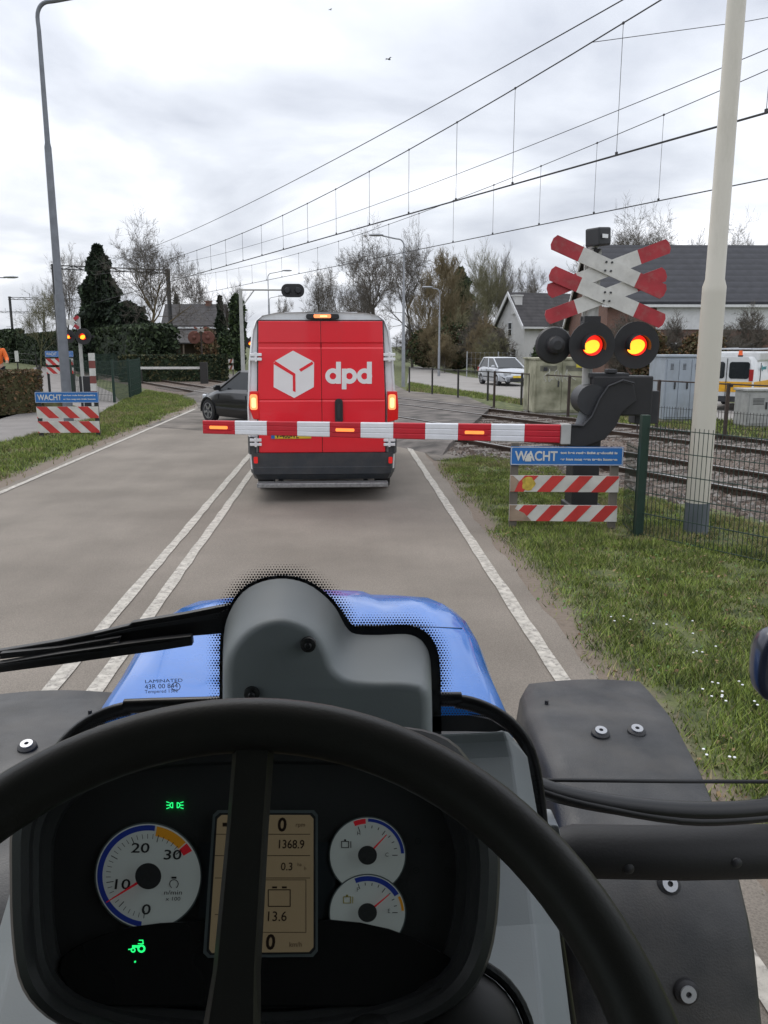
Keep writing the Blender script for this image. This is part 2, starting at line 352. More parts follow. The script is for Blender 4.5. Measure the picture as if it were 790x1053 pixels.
# stones lying on the near bed
N = 42000
ps = rng.uniform(8.6, 16.4, N); ss = rng.uniform(-6.5, 30., N); kk = ps * math.cos(TH) - ss * math.sin(TH) > 2.5 + (ps - 9.7) * .4; ps, ss = ps[kk], ss[kk]; N = len(ps)
keep = np.ones(N, bool); base = np.stack([ps * math.cos(TH) - ss * math.sin(TH), ps * math.sin(TH) + ss * math.cos(TH), np.where(np.abs(((ps - 8.475) % 4.05) - 2.025) < 1.6, .02, .0)], 1)
oct_ = np.array([[1, 0, 0], [0, 1, 0], [-1, 0, 0], [0, -1, 0], [0, 0, 1]], float)
tri = [(0, 1, 4), (1, 2, 4), (2, 3, 4), (3, 0, 4)]
sz = rng.uniform(.022, .05, (N, 1, 1)) * rng.uniform(.6, 1.3, (N, 5, 1)); an = rng.uniform(0, 6.28, N)
vv = oct_[None] * sz; vx = vv[..., 0] * np.cos(an)[:, None] - vv[..., 1] * np.sin(an)[:, None]; vy = vv[..., 0] * np.sin(an)[:, None] + vv[..., 1] * np.cos(an)[:, None]
vv = np.stack([vx, vy, vv[..., 2] * .9], -1) + base[:, None]
V = np.concatenate([vv[:, t, :] for t in map(list, tri)], 1).reshape(-1, 3)
o = npobj('ballast_stones', V, N * 4, 3, [M('stone_grey', (.13, .11, .098), .9), M('stone_brown', (.085, .06, .047), .9), M('stone_pale', (.27, .25, .23), .9)], midx=np.repeat(rng.choice(3, N, p=[.4, .42, .18]), 4))
tag(o, 'loose brown and grey ballast stones between the rails', 'stones', None, 'stuff')
rust = M('rail_rust', (.07, .045, .032), .75, .3, var=.2); railtop = M('rail_top', (.45, .44, .43), .3, .9)
slp = M('sleeper_concrete', (.14, .12, .105), .9, var=.25, scale=5)
for i, q in enumerate((10.5, 14.55)):
    tr = thing('railway_track', ['nearer railway track with rusty rails just behind the mesh fence', 'farther railway track with rusty rails towards the grey cabinets'][i], 'railway track', TR(q, 0), TH, 'railway tracks')
    prof = [(-.07, 0), (.07, 0), (.07, .015), (.012, .035), (.012, .115), (.036, .125), (.036, .15), (-.036, .15), (-.036, .125), (-.012, .115), (-.012, .035), (-.07, .015)]
    for sd in (-.7525, .7525):
        bm = B(); loft(bm, [[(sd + x, s, z - .02) for x, z in prof] for s in (-30, 260)], True, True, 0)
        bx(bm, sd - .03, sd + .03, -30, 260, .1305, .134, 1); obj('rail', bm, [rust, railtop], tr)
    k0 = None
    for k in range(90):
        s = -13 + k * .62
        if SR_(q) - .3 < s < SL_(q) + .3: continue
        if k0 is None:
            bm = B(); bx(bm, -1.25, 1.25, -.12, .12, .0, .045); k0 = obj('sleeper', bm, slp, tr, bevel=.01); k0.location = (0, s, 0)
        else:
            c = k0.copy(); COL.objects.link(c); c.parent = tr; c.location = (0, s, 0)
# raised crossing table with rubber panels between and beside the rails
bm = B(); zt = .118
def tab(p0, p1, z0=None, z1=None):
    P = [TR(p0, SR_(p0), zt if z0 is None else z0), TR(p1, SR_(p1), zt if z1 is None else z1), TR(p1, SL_(p1), zt if z1 is None else z1), TR(p0, SL_(p0), zt if z0 is None else z0)]
    Q = [Vector((p.x, p.y, -.05)) for p in P]; loft(bm, [Q, P])
tab(8.3, 9.0, .0, zt); tab(9.0, 9.67); tab(9.83, 11.16); tab(11.33, 13.72); tab(13.88, 15.22); tab(15.38, 16.0); tab(16.0, 16.9, zt, .0)
struct('crossing_panel', bm, M('crossing_rubber', (.065, .058, .052), .9, var=.3, scale=2, col2=(.12, .105, .095), bump=.4, bscale=30, detail=8))
# ================================================================== GRASS
def in_poly(x, y, poly):
    c = np.zeros(len(x), bool); n = len(poly)
    for i in range(n):
        x0, y0 = poly[i]; x1, y1 = poly[(i + 1) % n]
        k = ((y0 > y) != (y1 > y)) & (x < (x1 - x0) * (y - y0) / (y1 - y0 + 1e-12) + x0); c ^= k
    return c
gmats = [M('grass_blade', (.145, .2, .03), .7, var=.35, scale=3), M('grass_blade_light', (.25, .3, .06), .7, var=.2, scale=3), M('grass_straw', (.28, .23, .12), .8, var=.2, scale=3), M('grass_dark', (.055, .08, .022), .8, var=.2, scale=3)]
def smooth_noise(x, y, sc, seed):
    r = np.random.default_rng(seed); g = r.random((64, 64)); u, v = (x / sc) % 64, (y / sc) % 64
    i, j = u.astype(int), v.astype(int); fu, fv = u - i, v - j; fu = fu * fu * (3 - 2 * fu); fv = fv * fv * (3 - 2 * fv); i1, j1 = (i + 1) % 64, (j + 1) % 64; i %= 64; j %= 64
    return (g[i, j] * (1 - fu) + g[i1, j] * fu) * (1 - fv) + (g[i, j1] * (1 - fu) + g[i1, j1] * fu) * fv
def grass(name, poly, n, hgt, wid, label, edge=None, seed=1):
    P = np.array(poly); r = np.random.default_rng(seed)
    x = r.uniform(P[:, 0].min(), P[:, 0].max(), n * 3); y = r.uniform(P[:, 1].min(), P[:, 1].max(), n * 3)
    k = in_poly(x, y, poly); x, y = x[k][:n], y[k][:n]
    if edge is not None:
        d = np.abs(x - edge); k = r.random(len(x)) < np.clip((d - .0 - .3 * smooth_noise(x, y, .5, 3)) / .5, .015, 1); x, y = x[k], y[k]
    nz = smooth_noise(x, y, .35, seed) * .6 + smooth_noise(x, y, .12, seed + 1) * .4; k = r.random(len(x)) < np.clip(nz * 2.2 - .35, .12, 1); x, y, nz = x[k], y[k], nz[k]
    n = len(x); h = hgt * r.uniform(.4, 1.2, n) * (.5 + nz); a = r.uniform(0, 6.28, n); w = wid * r.uniform(.6, 1.3, n); le = h * r.uniform(.2, 1.1, n); la = r.uniform(0, 6.28, n)
    b = np.stack([x, y, np.zeros(n)], 1); sd = np.stack([np.cos(a) * w, np.sin(a) * w, np.zeros(n)], 1)
    tip = b + np.stack([np.cos(la) * le, np.sin(la) * le, h], 1)
    V = np.stack([b - sd, b + sd, tip], 1).reshape(-1, 3)
    z2 = smooth_noise(x, y, .8, seed + 5)
    m = np.where(r.random(n) < .10 + .35 * (z2 > .66), 2, r.choice([0, 0, 1, 3], n))
    o = npobj(name, V, n, 3, gmats, midx=m); tag(o, label, 'grass', None, 'stuff')
# right verge, bounded by the road shoulder and the ballast
rv_poly = [(1.6, 3.0), (9, 3.0), (9, 1.6)] ; 
q0, q1 = TR(8.45, -8.5), TR(8.45, 6.2)
rv_poly = [(1.6, 3.2), (7.5, 3.2), tuple(TR(8.45, -3.6)[:2]), tuple(TR(8.45, 7.6)[:2]), tuple(G(520, 467)[:2]), tuple(G(450, 474)[:2]), (1.6, 13.6)]
grass('grass', rv_poly, 330000, .055, .0045, 'short green and yellowish grass on the verge right of the road', 1.5, 11)
grass('grass', [(1.6, -2.5), (9, -2.5), (9.5, 1.0), (7.5, 3.2), (1.6, 3.2)], 110000, .055, .0065, 'short grass beside the tractor, right of the road', 1.5, 15)
lv = [tuple(G(*q)[:2]) for q in [(-60, 470), (0, 456), (40, 446), (95, 430), (125, 413), (150, 402), (196, 408), (205, 418), (100, 461), (0, 503), (-60, 530)]]
grass('grass', lv, 120000, .08, .009, 'green grass on the verge between road and cycle path', -5.15, 21)
mv = [tuple(G(*q)[:2]) for q in [(418, 402), (421, 393.5), (537, 411.5), (640, 421), (800, 438), (800, 452), (640, 436), (580, 424), (540, 417), (480, 408)]]
grass('grass', mv, 60000, .1, .012, 'grass strip between the railway and the side road', None, 31)
gv = [tuple(G(*q)[:2]) for q in [(172, 376), (190, 371), (250, 371), (252, 383), (215, 381)]]
grass('grass', gv, 16000, .16, .03, 'grass patch beyond the crossing in front of the farmhouse', None, 41)
# dead leaves and taller tufts among the grass
def litter(name, label, n, seed, sz, cols, hz):
    r = np.random.default_rng(seed); x = r.uniform(1.5, 7.5, n * 3); y = r.uniform(3.2, 14, n * 3); k = in_poly(x, y, rv_poly) & (smooth_noise(x, y, .9, seed) > .42); x, y = x[k][:n], y[k][:n]; n = len(x)
    c = np.stack([x, y, r.uniform(.012, hz, n)], 1); a = r.uniform(0, 6.28, n); s_ = sz * r.uniform(.5, 1.3, n); u = np.stack([np.cos(a) * s_, np.sin(a) * s_, r.normal(0, .25, n) * s_], 1); v = np.stack([-np.sin(a) * s_ * .6, np.cos(a) * s_ * .6, r.normal(0, .3, n) * s_], 1)
    V = np.stack([c - u, c + v, c + u, c - v], 1).reshape(-1, 3); tag(npobj(name, V, n, 4, cols, midx=r.integers(0, len(cols), n)), label, 'leaves', None, 'stuff')
litter('dead_leaves', 'brown dead leaves scattered through the right verge', 2600, 61, .016, [M('leaf_brown', (.13, .075, .035), .9), M('leaf_tan', (.26, .18, .09), .9), M('clover', (.09, .17, .04), .8)], .045)
# white daisies
r = np.random.default_rng(5); bm = B()
cl = [G(*q) for q in [(745, 715), (760, 722), (738, 722), (735, 678), (640, 640), (700, 650), (725, 779)]]
for c in cl:
    for k in range(4):
        p = c + Vector((r.normal() * .1, r.normal() * .1, .06)); prism(bm, ringpts(.008, 7), p, X, Y_, Z, 0, .004)
tag(obj('daisies', bm, white), 'tiny white daisies scattered in the near grass', 'flowers', None, 'stuff')
# earth bank left
bm = B(); n = 18; rings = []
for i in range(n + 1):
    s = i / n; c = Vector((-12.5 - 12 * s, 27 + 16 * s, 0)); wv = 1.5 * math.sin(math.pi * min(1, s * 1.4 + .05)) ** .5 if s < .7 else 1.5
    rings.append([c + Vector((dx_ * (1 + .1 * random.random()), dx_ * .6, dz * wv * (1 + .12 * random.uniform(-1, 1)))) for dx_, dz in ((3.2, 0), (2.6, .45), (1.5, .75), (0, .8), (-1.5, .7), (-3, 0))])
loft(bm, rings); struct('earth_bank', bm, M('bare_earth', (.1, .075, .045), .95, var=.3, scale=3, col2=(.12, .13, .05), bump=1, bscale=12), smooth=True, ang=80)

# ================================================================== TREES AND PLANTS
def branch_tree(seed, h=10., spread=.75, levels=5, nlimb=9, trunk_r=.22, up=.35, kids=(5, 5, 4, 3), fork=.25):
    """returns (trunk faces, twig faces) as lists of tapered three/five sided tubes"""
    r = random.Random(seed); T = ([], []), ([], [])
    def seg(a, b, ra, rb, k, tgt):
        V, Fc = tgt; u, v = frame(b - a); n0 = len(V)
        for p, q in ((a, ra), (b, rb)):
            for i in range(k): an = 2 * math.pi * i / k; V.append(p + u * (q * math.cos(an)) + v * (q * math.sin(an)))
        for i in range(k): j = (i + 1) % k; Fc.append((n0 + i, n0 + j, n0 + k + j, n0 + k + i))
    def grow(p, d, L, rad, lv):
        n = 4 if lv < 2 else 3; k = 6 if lv == 0 else (4 if lv == 1 else 3); tgt = T[0] if lv < 2 else T[1]; pts = [p]; q = p
        for i in range(n):
            d = (d + Vector((r.gauss(0, .085), r.gauss(0, .085), r.gauss(0, .06) + (up * .25 if lv else 0)))).normalized()
            e_ = q + d * (L / n); seg(q, e_, rad * (1 - .7 * i / n), rad * (1 - .7 * (i + 1) / n), k, tgt); q = e_; pts.append((q, d.copy(), rad * (1 - .7 * (i + 1) / n)))
        if lv >= levels - 1: return
        m = nlimb if lv == 0 else kids[min(lv - 1, len(kids) - 1)]
        for c in range(m):
            t = r.uniform(fork if lv == 0 else .2, 1.); i = min(n - 1, int(t * n)); a0 = pts[i] if i == 0 else pts[i][0]; a0 = p if i == 0 else pts[i][0]; a1 = pts[i + 1][0]
            st = a0.lerp(a1, t * n - i); az_ = r.uniform(0, 6.28); ang = r.uniform(.45, 1.0) * (spread + .35)
            u, v = frame(pts[i + 1][1]); nd = (pts[i + 1][1] * math.cos(ang) + (u * math.cos(az_) + v * math.sin(az_)) * math.sin(ang)).normalized()
            ln = L * r.uniform(.42, .68) * (1.15 - .45 * t if lv == 0 else 1); grow(st, nd, ln, max(rad * (1 - .7 * t) * .55, .014 if lv < 3 else .011), lv + 1)
    grow(Vector((0, 0, 0)), Vector((0, 0, 1)), h * .72, trunk_r, 0)
    return T
TREEMESH = {}
def treemesh(key, **k):
    if key in TREEMESH: return TREEMESH[key]
    T = branch_tree(**k); me = []
    for (V, Fc), nm in zip(T, ('trunk', 'crown')):
        m = bpy.data.meshes.new(nm); m.from_pydata([tuple(v) for v in V], [], Fc); m.update(); me.append(m)
    TREEMESH[key] = me; return me
barkA = M('bark', (.09, .08, .065), .9, var=.2, scale=4); twigA = M('twigs_grey_brown', (.12, .105, .088), .9, var=.2, scale=1)
barkW = M('bark_yellowish', (.15, .115, .06), .9, var=.2, scale=4); twigW = M('twigs_yellow_brown', (.19, .15, .085), .9, var=.25, scale=.7)
barkG = M('bark_green', (.12, .12, .06), .9); twigG = M('twigs_olive', (.17, .16, .09), .9, var=.2)
treemesh('oak', seed=3, h=11, spread=.8, levels=6, nlimb=13, kids=(6, 5, 5, 4))
treemesh('round', seed=8, h=9, spread=.7, levels=6, nlimb=13, trunk_r=.16, kids=(6, 5, 5, 3))
treemesh('tall', seed=12, h=12, spread=.45, levels=5, nlimb=20, up=.6, trunk_r=.2, kids=(7, 7, 6))
treemesh('willow', seed=21, h=9, spread=.6, levels=6, nlimb=12, up=.9, trunk_r=.22, kids=(6, 6, 5, 4), fork=.12)
treemesh('scrub', seed=33, h=5, spread=.8, levels=5, nlimb=22, up=.6, trunk_r=.07, kids=(7, 7, 6), fork=.02)
GT = 'bare winter trees behind the crossing'
def tree(key, px, py_top, Yd, base_h, label, bark=barkA, twig=twigA, wx=1., cat='tree', group=GT, name='tree', rz=None, wpx=None):
    """py_top: top seen in the photo, from which the real height at distance Yd follows"""
    top = PY(px, py_top, Yd); s = top.z / base_h
    t = thing(name, label, cat, (top.x, Yd, 0), random.uniform(0, 6.28) if rz is None else rz, group); sw_ = (wpx / 2 / FPX * Yd) / RAD[key] if wpx else s * wx; t.scale = (sw_, sw_, s)
    a, c = TREEMESH[key]
    for nm, me, mt in (('trunk', a, bark), ('crown', c, twig)):
        m = me if len(me.materials) == 0 else (me if me.materials[0] == mt else None)
        if m is None:
            kk = (me.name, mt.name)
            if kk not in TREEMESH: TREEMESH[kk] = me.copy(); TREEMESH[kk].materials.clear(); TREEMESH[kk].materials.append(mt)
            m = TREEMESH[kk]
        elif len(me.materials) == 0: me.materials.append(mt)
        o = bpy.data.objects.new(nm, m); COL.objects.link(o); o.parent = t
    return t
def mtop(key): return float(np.percentile([v.co.z for v in TREEMESH[key][1].vertices], 98.))
def mrad(key):
    return float(np.percentile([math.hypot(v.co.x, v.co.y) for v in TREEMESH[key][1].vertices], 93))
RAD = {k: mrad(k) for k in ('oak', 'round', 'tall', 'willow', 'scrub')}
TOP = {k: mtop(k) for k in ('oak', 'round', 'tall', 'willow', 'scrub')}
tree('round', 62, 262, 85, TOP['round'], 'hazy brown bare tree behind the left street lamp pole', wx=1.15, wpx=60)
tree('round', 36, 300, 80, TOP['round'], 'low rounded olive shrub-like tree left of the dark conifer', barkG, twigG, wx=1.2, wpx=44)
tree('oak', 146, 243, 62, TOP['oak'], 'broad bare tree with yellowish trunk between conifer and catenary mast', barkW, twigA, wx=1., wpx=88)
tree('round', 204, 276, 95, TOP['round'], 'bare tree rising behind the farmhouse roof', wpx=49)
tree('round', 328, 282, 110, TOP['round'], 'bare round tree rising just above the van roof, leftmost of the row behind it', wpx=52)
tree('round', 352, 284, 118, TOP['round'], 'smaller bare tree behind the van, second from left', wpx=42)
tree('tall', 372, 286, 112, TOP['tall'], 'thin bare tree behind the van beside the big one', wpx=34)
tree('oak', 390, 246, 78, TOP['oak'], 'large dark bare tree left of the tall street lamp', wx=.95, wpx=81)
tree('oak', 425, 245, 82, TOP['oak'], 'large bare tree right of the tall street lamp', wx=.85, rz=2., wpx=62)
tree('willow', 452, 262, 78, TOP['willow'], 'yellowish brown willow with dense twigs right of the street lamps', barkW, twigW, wx=.9, wpx=57)
tree('willow', 437, 285, 90, TOP['willow'], 'lower yellowish willow half behind the taller one', barkW, twigW, wpx=44)
tree('tall', 500, 262, 88, TOP['tall'], 'bare tree behind the evergreen, right of the willow', barkG, twigG, wx=1.1, wpx=57)
tree('tall', 522, 266, 92, TOP['tall'], 'bare slender tree above the white house gable', wx=1.1, wpx=47)
tree('round', 484, 276, 84, TOP['round'], 'bare olive tree partly hidden by the evergreen', barkG, twigG, wpx=52)
tree('round', 548, 276, 105, TOP['round'], 'bare tree behind the roof of the white house', wpx=52)
tree('oak', 640, 228, 105, TOP['oak'], 'bare treetop above the long dark roof behind the crossed boards', wpx=91)
tree('oak', 668, 232, 110, TOP['oak'], 'bare treetop above the roof ridge, right of the signal box', rz=1., wpx=70)
tree('oak', 775, 240, 110, TOP['oak'], 'bare treetop above the roof at the right picture edge', rz=3., wpx=70)
tree('round', 735, 248, 118, TOP['round'], 'faint bare treetop just left of the white pole above the roof', wpx=44)
tree('tall', 246, 296, 70, TOP['tall'], 'pollarded bare tree clad in ivy beside the overhead signal arm', wx=.55, wpx=29)
tree('round', 292, 308, 130, TOP['round'], 'small distant bare tree under the black overhead signal', wpx=31)
tree('round', 570, 318, 60, TOP['round'], 'small bare garden tree in front of the brick gable', wx=.8, wpx=29)
tree('scrub', 655, 328, 47, TOP['scrub'], 'bare shrub right of the red lamps in front of the brick wall', wx=1.2, wpx=57)
tree('scrub', 690, 330, 50, TOP['scrub'], 'tall bare shrub left of the white pole', wx=.9, wpx=44)
tree('scrub', 745, 336, 48, TOP['scrub'], 'bare shrub behind the service van', wx=1.1, wpx=52)
tree('scrub', 780, 322, 50, TOP['scrub'], 'dense bare shrub at the right edge behind the service van', wx=1., wpx=57)
GS = 'brown thicket along the side road'
for i, (px, py, Yd, lb) in enumerate([(425, 335, 84, 'leftmost and farthest shrub of the brown thicket'), (446, 328, 74, 'brown thicket shrub behind the second street lamp'), (468, 325, 70, 'brown thicket shrub in the middle, under the evergreen'), (490, 322, 64, 'brown thicket shrub left of the mesh site fence'), (503, 330, 62, 'brown thicket shrub behind the mesh site fence'), (500, 345, 58, 'low shrub directly behind the site fence'), (513, 340, 58, 'brown shrub behind the silver car'), (458, 345, 66, 'low brown shrub at the bend of the side road')]):
    tree('scrub', px, py, Yd, TOP['scrub'], lb, barkA, [twigA, twigW, twigG][i % 3], wx=1.5, cat='shrub', group=GS, name='shrub', wpx=39)
# leafy plants: clouds of small leaf faces
def leafy(name, label, cat, c, sx, sy, h, n, leaf, mats, shape='cone', z0=.2, group=None, seed=1, stems=True):
    r = np.random.default_rng(seed); t = thing(name, label, cat, c, 0, group)
    z = r.uniform(0, 1, n)
    if shape == 'cone': prof = np.clip((1 - z) ** .8, .04, 1) * (1 + .25 * np.sin(z * 21 + 1))
    elif shape == 'spire': prof = np.minimum(1, 1.15 * np.clip(1 - z, .03, 1) ** .62) * (1 + .1 * np.sin(z * 31))
    elif shape == 'column': prof = np.sqrt(np.clip(1 - (2 * z - 1) ** 4, .02, 1)) * (1 + .12 * np.sin(z * 17))
    elif shape == 'ball': prof = np.sqrt(np.clip(1 - (2 * z - 1) ** 2, .02, 1))
    else: prof = np.ones(n)
    a = r.uniform(0, 6.28, n); rr = np.sqrt(r.uniform(.15, 1, n))
    if shape == 'box':
        x = r.uniform(-sx, sx, n); y = r.uniform(-sy, sy, n); f = r.integers(0, 3, n); x = np.where(f == 0, np.sign(x) * sx * r.uniform(.9, 1.03, n), x); y = np.where(f == 1, np.sign(y) * sy * r.uniform(.85, 1.05, n), y); z = np.where(f == 2, r.uniform(.93, 1.04, n), z)
    else:
        cl_ = 1 + .3 * np.sin(a * 3 + z * 9) * np.cos(a * 5 - z * 14); x = np.cos(a) * rr * prof * sx * cl_; y = np.sin(a) * rr * prof * sy * cl_
    p = np.stack([x, y, z0 + z * (h - z0)], 1)
    d1 = r.normal(size=(n, 3)); d1 /= np.linalg.norm(d1, axis=1)[:, None]; d2 = np.cross(d1, r.normal(size=(n, 3))); d2 /= np.linalg.norm(d2, axis=1)[:, None]
    s = leaf * r.uniform(.5, 1.4, (n, 1)); V = np.stack([p - d1 * s, p + d2 * s * .6, p + d1 * s, p - d2 * s * .6], 1).reshape(-1, 3)
    npobj('crown', V, n, 4, mats, t, midx=r.integers(0, len(mats), n))
    if stems:
        bm = B(); tube(bm, [(0, 0, 0), (0, 0, h * .5), (.03, 0, h * .85)], [max(.05, sx * .12), max(.03, sx * .07), .02], 6); obj('trunk', bm, barkA, t)
    return t
ev = [M('conifer_dark', (.016, .028, .014), .85, var=.3), M('conifer_mid', (.03, .05, .022), .85, var=.3), M('conifer_darkest', (.012, .02, .012), .9)]  # last one is the darkest leaf green, scattered at random
eg = [M('evergreen_mid', (.035, .06, .02), .8, var=.3), M('evergreen_light', (.06, .09, .03), .8, var=.3), ev[0]]
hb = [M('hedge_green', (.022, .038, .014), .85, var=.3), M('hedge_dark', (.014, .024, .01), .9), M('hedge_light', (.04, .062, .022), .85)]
brn = [M('beech_leaf', (.16, .09, .04), .85, var=.3), M('dead_leaf', (.1, .07, .04), .9, var=.3), M('olive_leaf', (.08, .075, .03), .9)]
def at(px, py, Yd): return PY(px, py, Yd)
def lf(name, label, cat, px, ptop, Yd, wpx, n, leaf, mats, shape, **k):
    t = at(px, ptop, Yd); wd = wpx / FPX * Yd / 2; return leafy(name, label, cat, (t.x, Yd, 0), wd, wd, t.z, n, leaf, mats, shape, **k)
lf('conifer', 'tall dark conifer between the lamp pole and the broad bare tree', 'conifer', 100, 253, 66, 50, 16000, .24, ev, 'spire', seed=3)
lf('conifer', 'dark evergreen mass right of the tall conifer, above the hedge', 'conifer', 130, 312, 64, 44, 8000, .28, ev, 'ball', seed=4)
lf('conifer', 'small dark conifer right of the farmhouse roof', 'conifer', 226, 305, 85, 16, 3000, .25, ev, 'cone', seed=5)
lf('conifer', 'dark pointed conifer against the farmhouse chimney', 'conifer', 181, 303, 98, 16, 2500, .25, ev, 'cone', seed=6)
lf('ivy_column', 'ivy clad dark green column left of the overhead signal post', 'conifer', 243, 303, 68, 15, 3500, .2, eg, 'column', seed=7)
lf('conifer', 'dark green evergreen between willow and bare trees on the right', 'conifer', 474, 276, 86, 40, 9000, .26, eg, 'spire', seed=8, z0=1.)
lf('shrub', 'dark green bush left of the farmhouse corner', 'shrub', 234, 340, 78, 22, 2500, .2, eg, 'ball', seed=9)
lf('shrub', 'reddish brown bush in front of the farmhouse', 'shrub', 212, 337, 62, 22, 2500, .12, brn, 'ball', seed=10)
lf('shrub', 'brown leafy bush under the brick wall right of the lamps', 'shrub', 668, 338, 45, 40, 6000, .1, brn, 'ball', seed=11)
lf('shrub', 'leafy brown bush between white pole and service van', 'shrub', 725, 340, 44, 46, 6000, .1, brn, 'ball', seed=12)
lf('shrub', 'green and brown bush at the foot of the white house', 'shrub', 556, 352, 52, 16, 3000, .1, eg, 'ball', seed=13)
# thicket masses and hedges
for px, pt, Yd, wp, sd, lb in [(440, 338, 76, 40, 20, 'leafy brown understorey by the second street lamp'), (470, 332, 70, 48, 21, 'leafy brown understorey under the evergreen'), (500, 334, 66, 44, 22, 'leafy understorey behind the mesh site fence'), (512, 342, 62, 16, 23, 'leafy understorey beside the white house')]:
    lf('shrub', lb, 'shrub', px, pt, Yd, wp, 5000, .14, [brn[1], brn[2], eg[0]], 'ball', seed=sd, group='leafy understorey of the thicket', stems=False)
def hedge(label, a, b, h, wd, mats, n, leaf=.14, seed=1, group='hedges along the railway'):
    a, b = Vector(a), Vector(b); L_ = (b - a).length; c = (a + b) / 2; t = leafy('hedge', label, 'hedge', (c.x, c.y, 0), L_ / 2, wd / 2, h, n, leaf, mats, 'box', z0=0., seed=seed, stems=False, group=group)
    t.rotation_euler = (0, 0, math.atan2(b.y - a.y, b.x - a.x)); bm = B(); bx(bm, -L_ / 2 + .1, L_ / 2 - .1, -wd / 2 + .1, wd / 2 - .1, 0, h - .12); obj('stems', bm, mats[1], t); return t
e0 = Vector((-11.2, 52, 0))
hedge('tall dark clipped hedge left of the farmhouse, behind the tracks', e0, e0 + TT * 60 + Vector((-3, 0, 0)), 3.3, 2., hb, 26000, .16, 2)
hedge('very long dark hedge continuing to the left picture edge', e0 + TT * 62 + Vector((-4, 0, 0)), e0 + TT * 150 + Vector((-10, 0, 0)), 4., 2., hb, 16000, .25, 3)
hedge('low dark hedge beside the far rails in front of the farmhouse', (-13, 49.5, 0), (-7.0, 50.5, 0), 1.5, 1., [hb[1], hb[0], brn[2]], 7000, .1, 4)
hedge('brown clipped hedge bordering the cycle path at the left edge', tuple(G(33, 423)), tuple(G(-120, 436)), 1.3, 1.2, brn[1:] + [brn[0]], 12000, .05, 5, None)
# ================================================================== BUILDINGS
def house(name, label, cat, o, rz, L_, W_, eave, ridge, wallm, roofm, trim, wins=(), gwins=(), eave_b=None, chim=None, band=None, over=.35):
    """o: near-left corner; local x runs along the front wall, y goes back"""
    t = thing(name, label, cat, o, rz); eb = eave if eave_b is None else eave_b; ym = W_ / 2
    bm = B(); prof = [(0, 0), (W_, 0), (W_, eb), (ym, ridge), (0, eave)]
    loft(bm, [[(x, y, z - .0) for y, z in prof] for x in (0, L_)], True, True); obj('wall', bm, wallm, t)
    bm = B()
    for y0, z0 in ((-over, eave - over * (ridge - eave) / ym), (W_ + over, eb - over * (ridge - eb) / ym)):
        loft(bm, [[(x, y0, z0), (x, ym, ridge), (x, ym, ridge + .16), (x, y0, z0 + .16)] for x in (-over, L_ + over)], True, True)
    rf = obj('roof', bm, roofm, t)
    bm = B()
    for x in (-over - .05,):
        for y0, z0 in ((-over, eave - over * (ridge - eave) / ym), (W_ + over, eb - over * (ridge - eb) / ym)):
            loft(bm, [[(xx, y0, z0 - .16), (xx, ym, ridge - .16), (xx, ym, ridge + .2), (xx, y0, z0 + .2)] for xx in (x - .06, x + .04)])
    obj('bargeboard', bm, trim, rf)
    bm = B(); bx(bm, -over, L_ + over, -over - .13, -over, eave - .45, eave - .28); obj('gutter', bm, trim, rf)
    gl = M('house_glass', (.02, .025, .03), .12, spec=.8)
    for x, z, a, b in wins:
        bm = B(); bx(bm, x, x + a, -.05, .04, z, z + b); bx(bm, x + .08, x + a - .08, -.06, .0, z + .08, z + b - .08, 0); wf = obj('window', bm, trim, t)
        bm = B(); bx(bm, x + .09, x + a / 2 - .03, -.075, -.061, z + .09, z + b - .09); bx(bm, x + a / 2 + .03, x + a - .09, -.075, -.061, z + .09, z + b - .09); obj('pane', bm, gl, wf)
    for y, z, a, b in gwins:
        bm = B(); bx(bm, -.05, .04, y, y + a, z, z + b); wf = obj('window', bm, trim, t)
        bm = B(); bx(bm, -.07, -.051, y + .1, y + a - .1, z + .1, z + b * .5 - .03); bx(bm, -.07, -.051, y + .1, y + a - .1, z + b * .5 + .03, z + b - .1); obj('pane', bm, gl, wf)
    if band:
        x0, x1, z0, z1 = band; bm = B(); bx(bm, x0, x1, -.09, .02, z0, z1); obj('render_band', bm, trim, t)
    if chim:
        x, y, a, h_, cm = chim; bm = B(); zz = ridge - abs(y - ym) / ym * (ridge - eave); bx(bm, x, x + a, y, y + a, zz - .6, zz + h_); bx(bm, x - .07, x + a + .07, y - .07, y + a + .07, zz + h_, zz + h_ + .12); obj('chimney', bm, cm, rf)
    return t, rf
wallw = M('white_render', (.62, .61, .6), .85, var=.06, scale=1, bump=.1); trimw = M('white_trim', (.7, .7, .7), .6, var=.05)
slate = addwave(M('dark_roof_tiles', (.045, .046, .055), .65, var=.15, scale=2), .75, 'Z', .9, .12, .45)
slate2 = addwave(M('grey_roof_tiles', (.07, .065, .066), .75, var=.2, scale=2), 1.1, 'Z', .7, .06, .35)
brick = addbrick(M('brick_wall', (.17, .08, .055), .9))
bg = Vector((17.3, 54, 0))
bh, bhr = house('brick_house', 'long brick house with dark tiled roof, white gable trim and pale upper band', 'house', bg, R_(-2), 30, 10.5, 5.0, 8.9, brick, slate, trimw,
   wins=[(4.5, 3.5, 1.5, 1.1), (8.2, 3.5, 1.5, 1.1), (11.6, 3.4, 1.2, 1.3), (3., .9, 1.8, 1.4), (8, .9, 1.8, 1.4)], gwins=[(2.6, 3.0, 1.0, 1.5), (5.0, 3.0, 1.0, 1.5), (3.6, 5.9, .8, 1.1), (2.6, .6, 1.2, 1.5)], eave_b=3.6, band=(3.2, 17., 3.15, 4.62))
bm = B(); bx(bm, 13.8, 14.9, 1.6, 2.6, 6.3, 7.25); obj('dormer', bm, darkmetal, bhr)
bm = B(); bx(bm, 17.2, 30.5, -.25, -.02, 0, 4.5); obj('brick_extension', bm, brick, bh)
o2 = PY(539, 356, 72); 
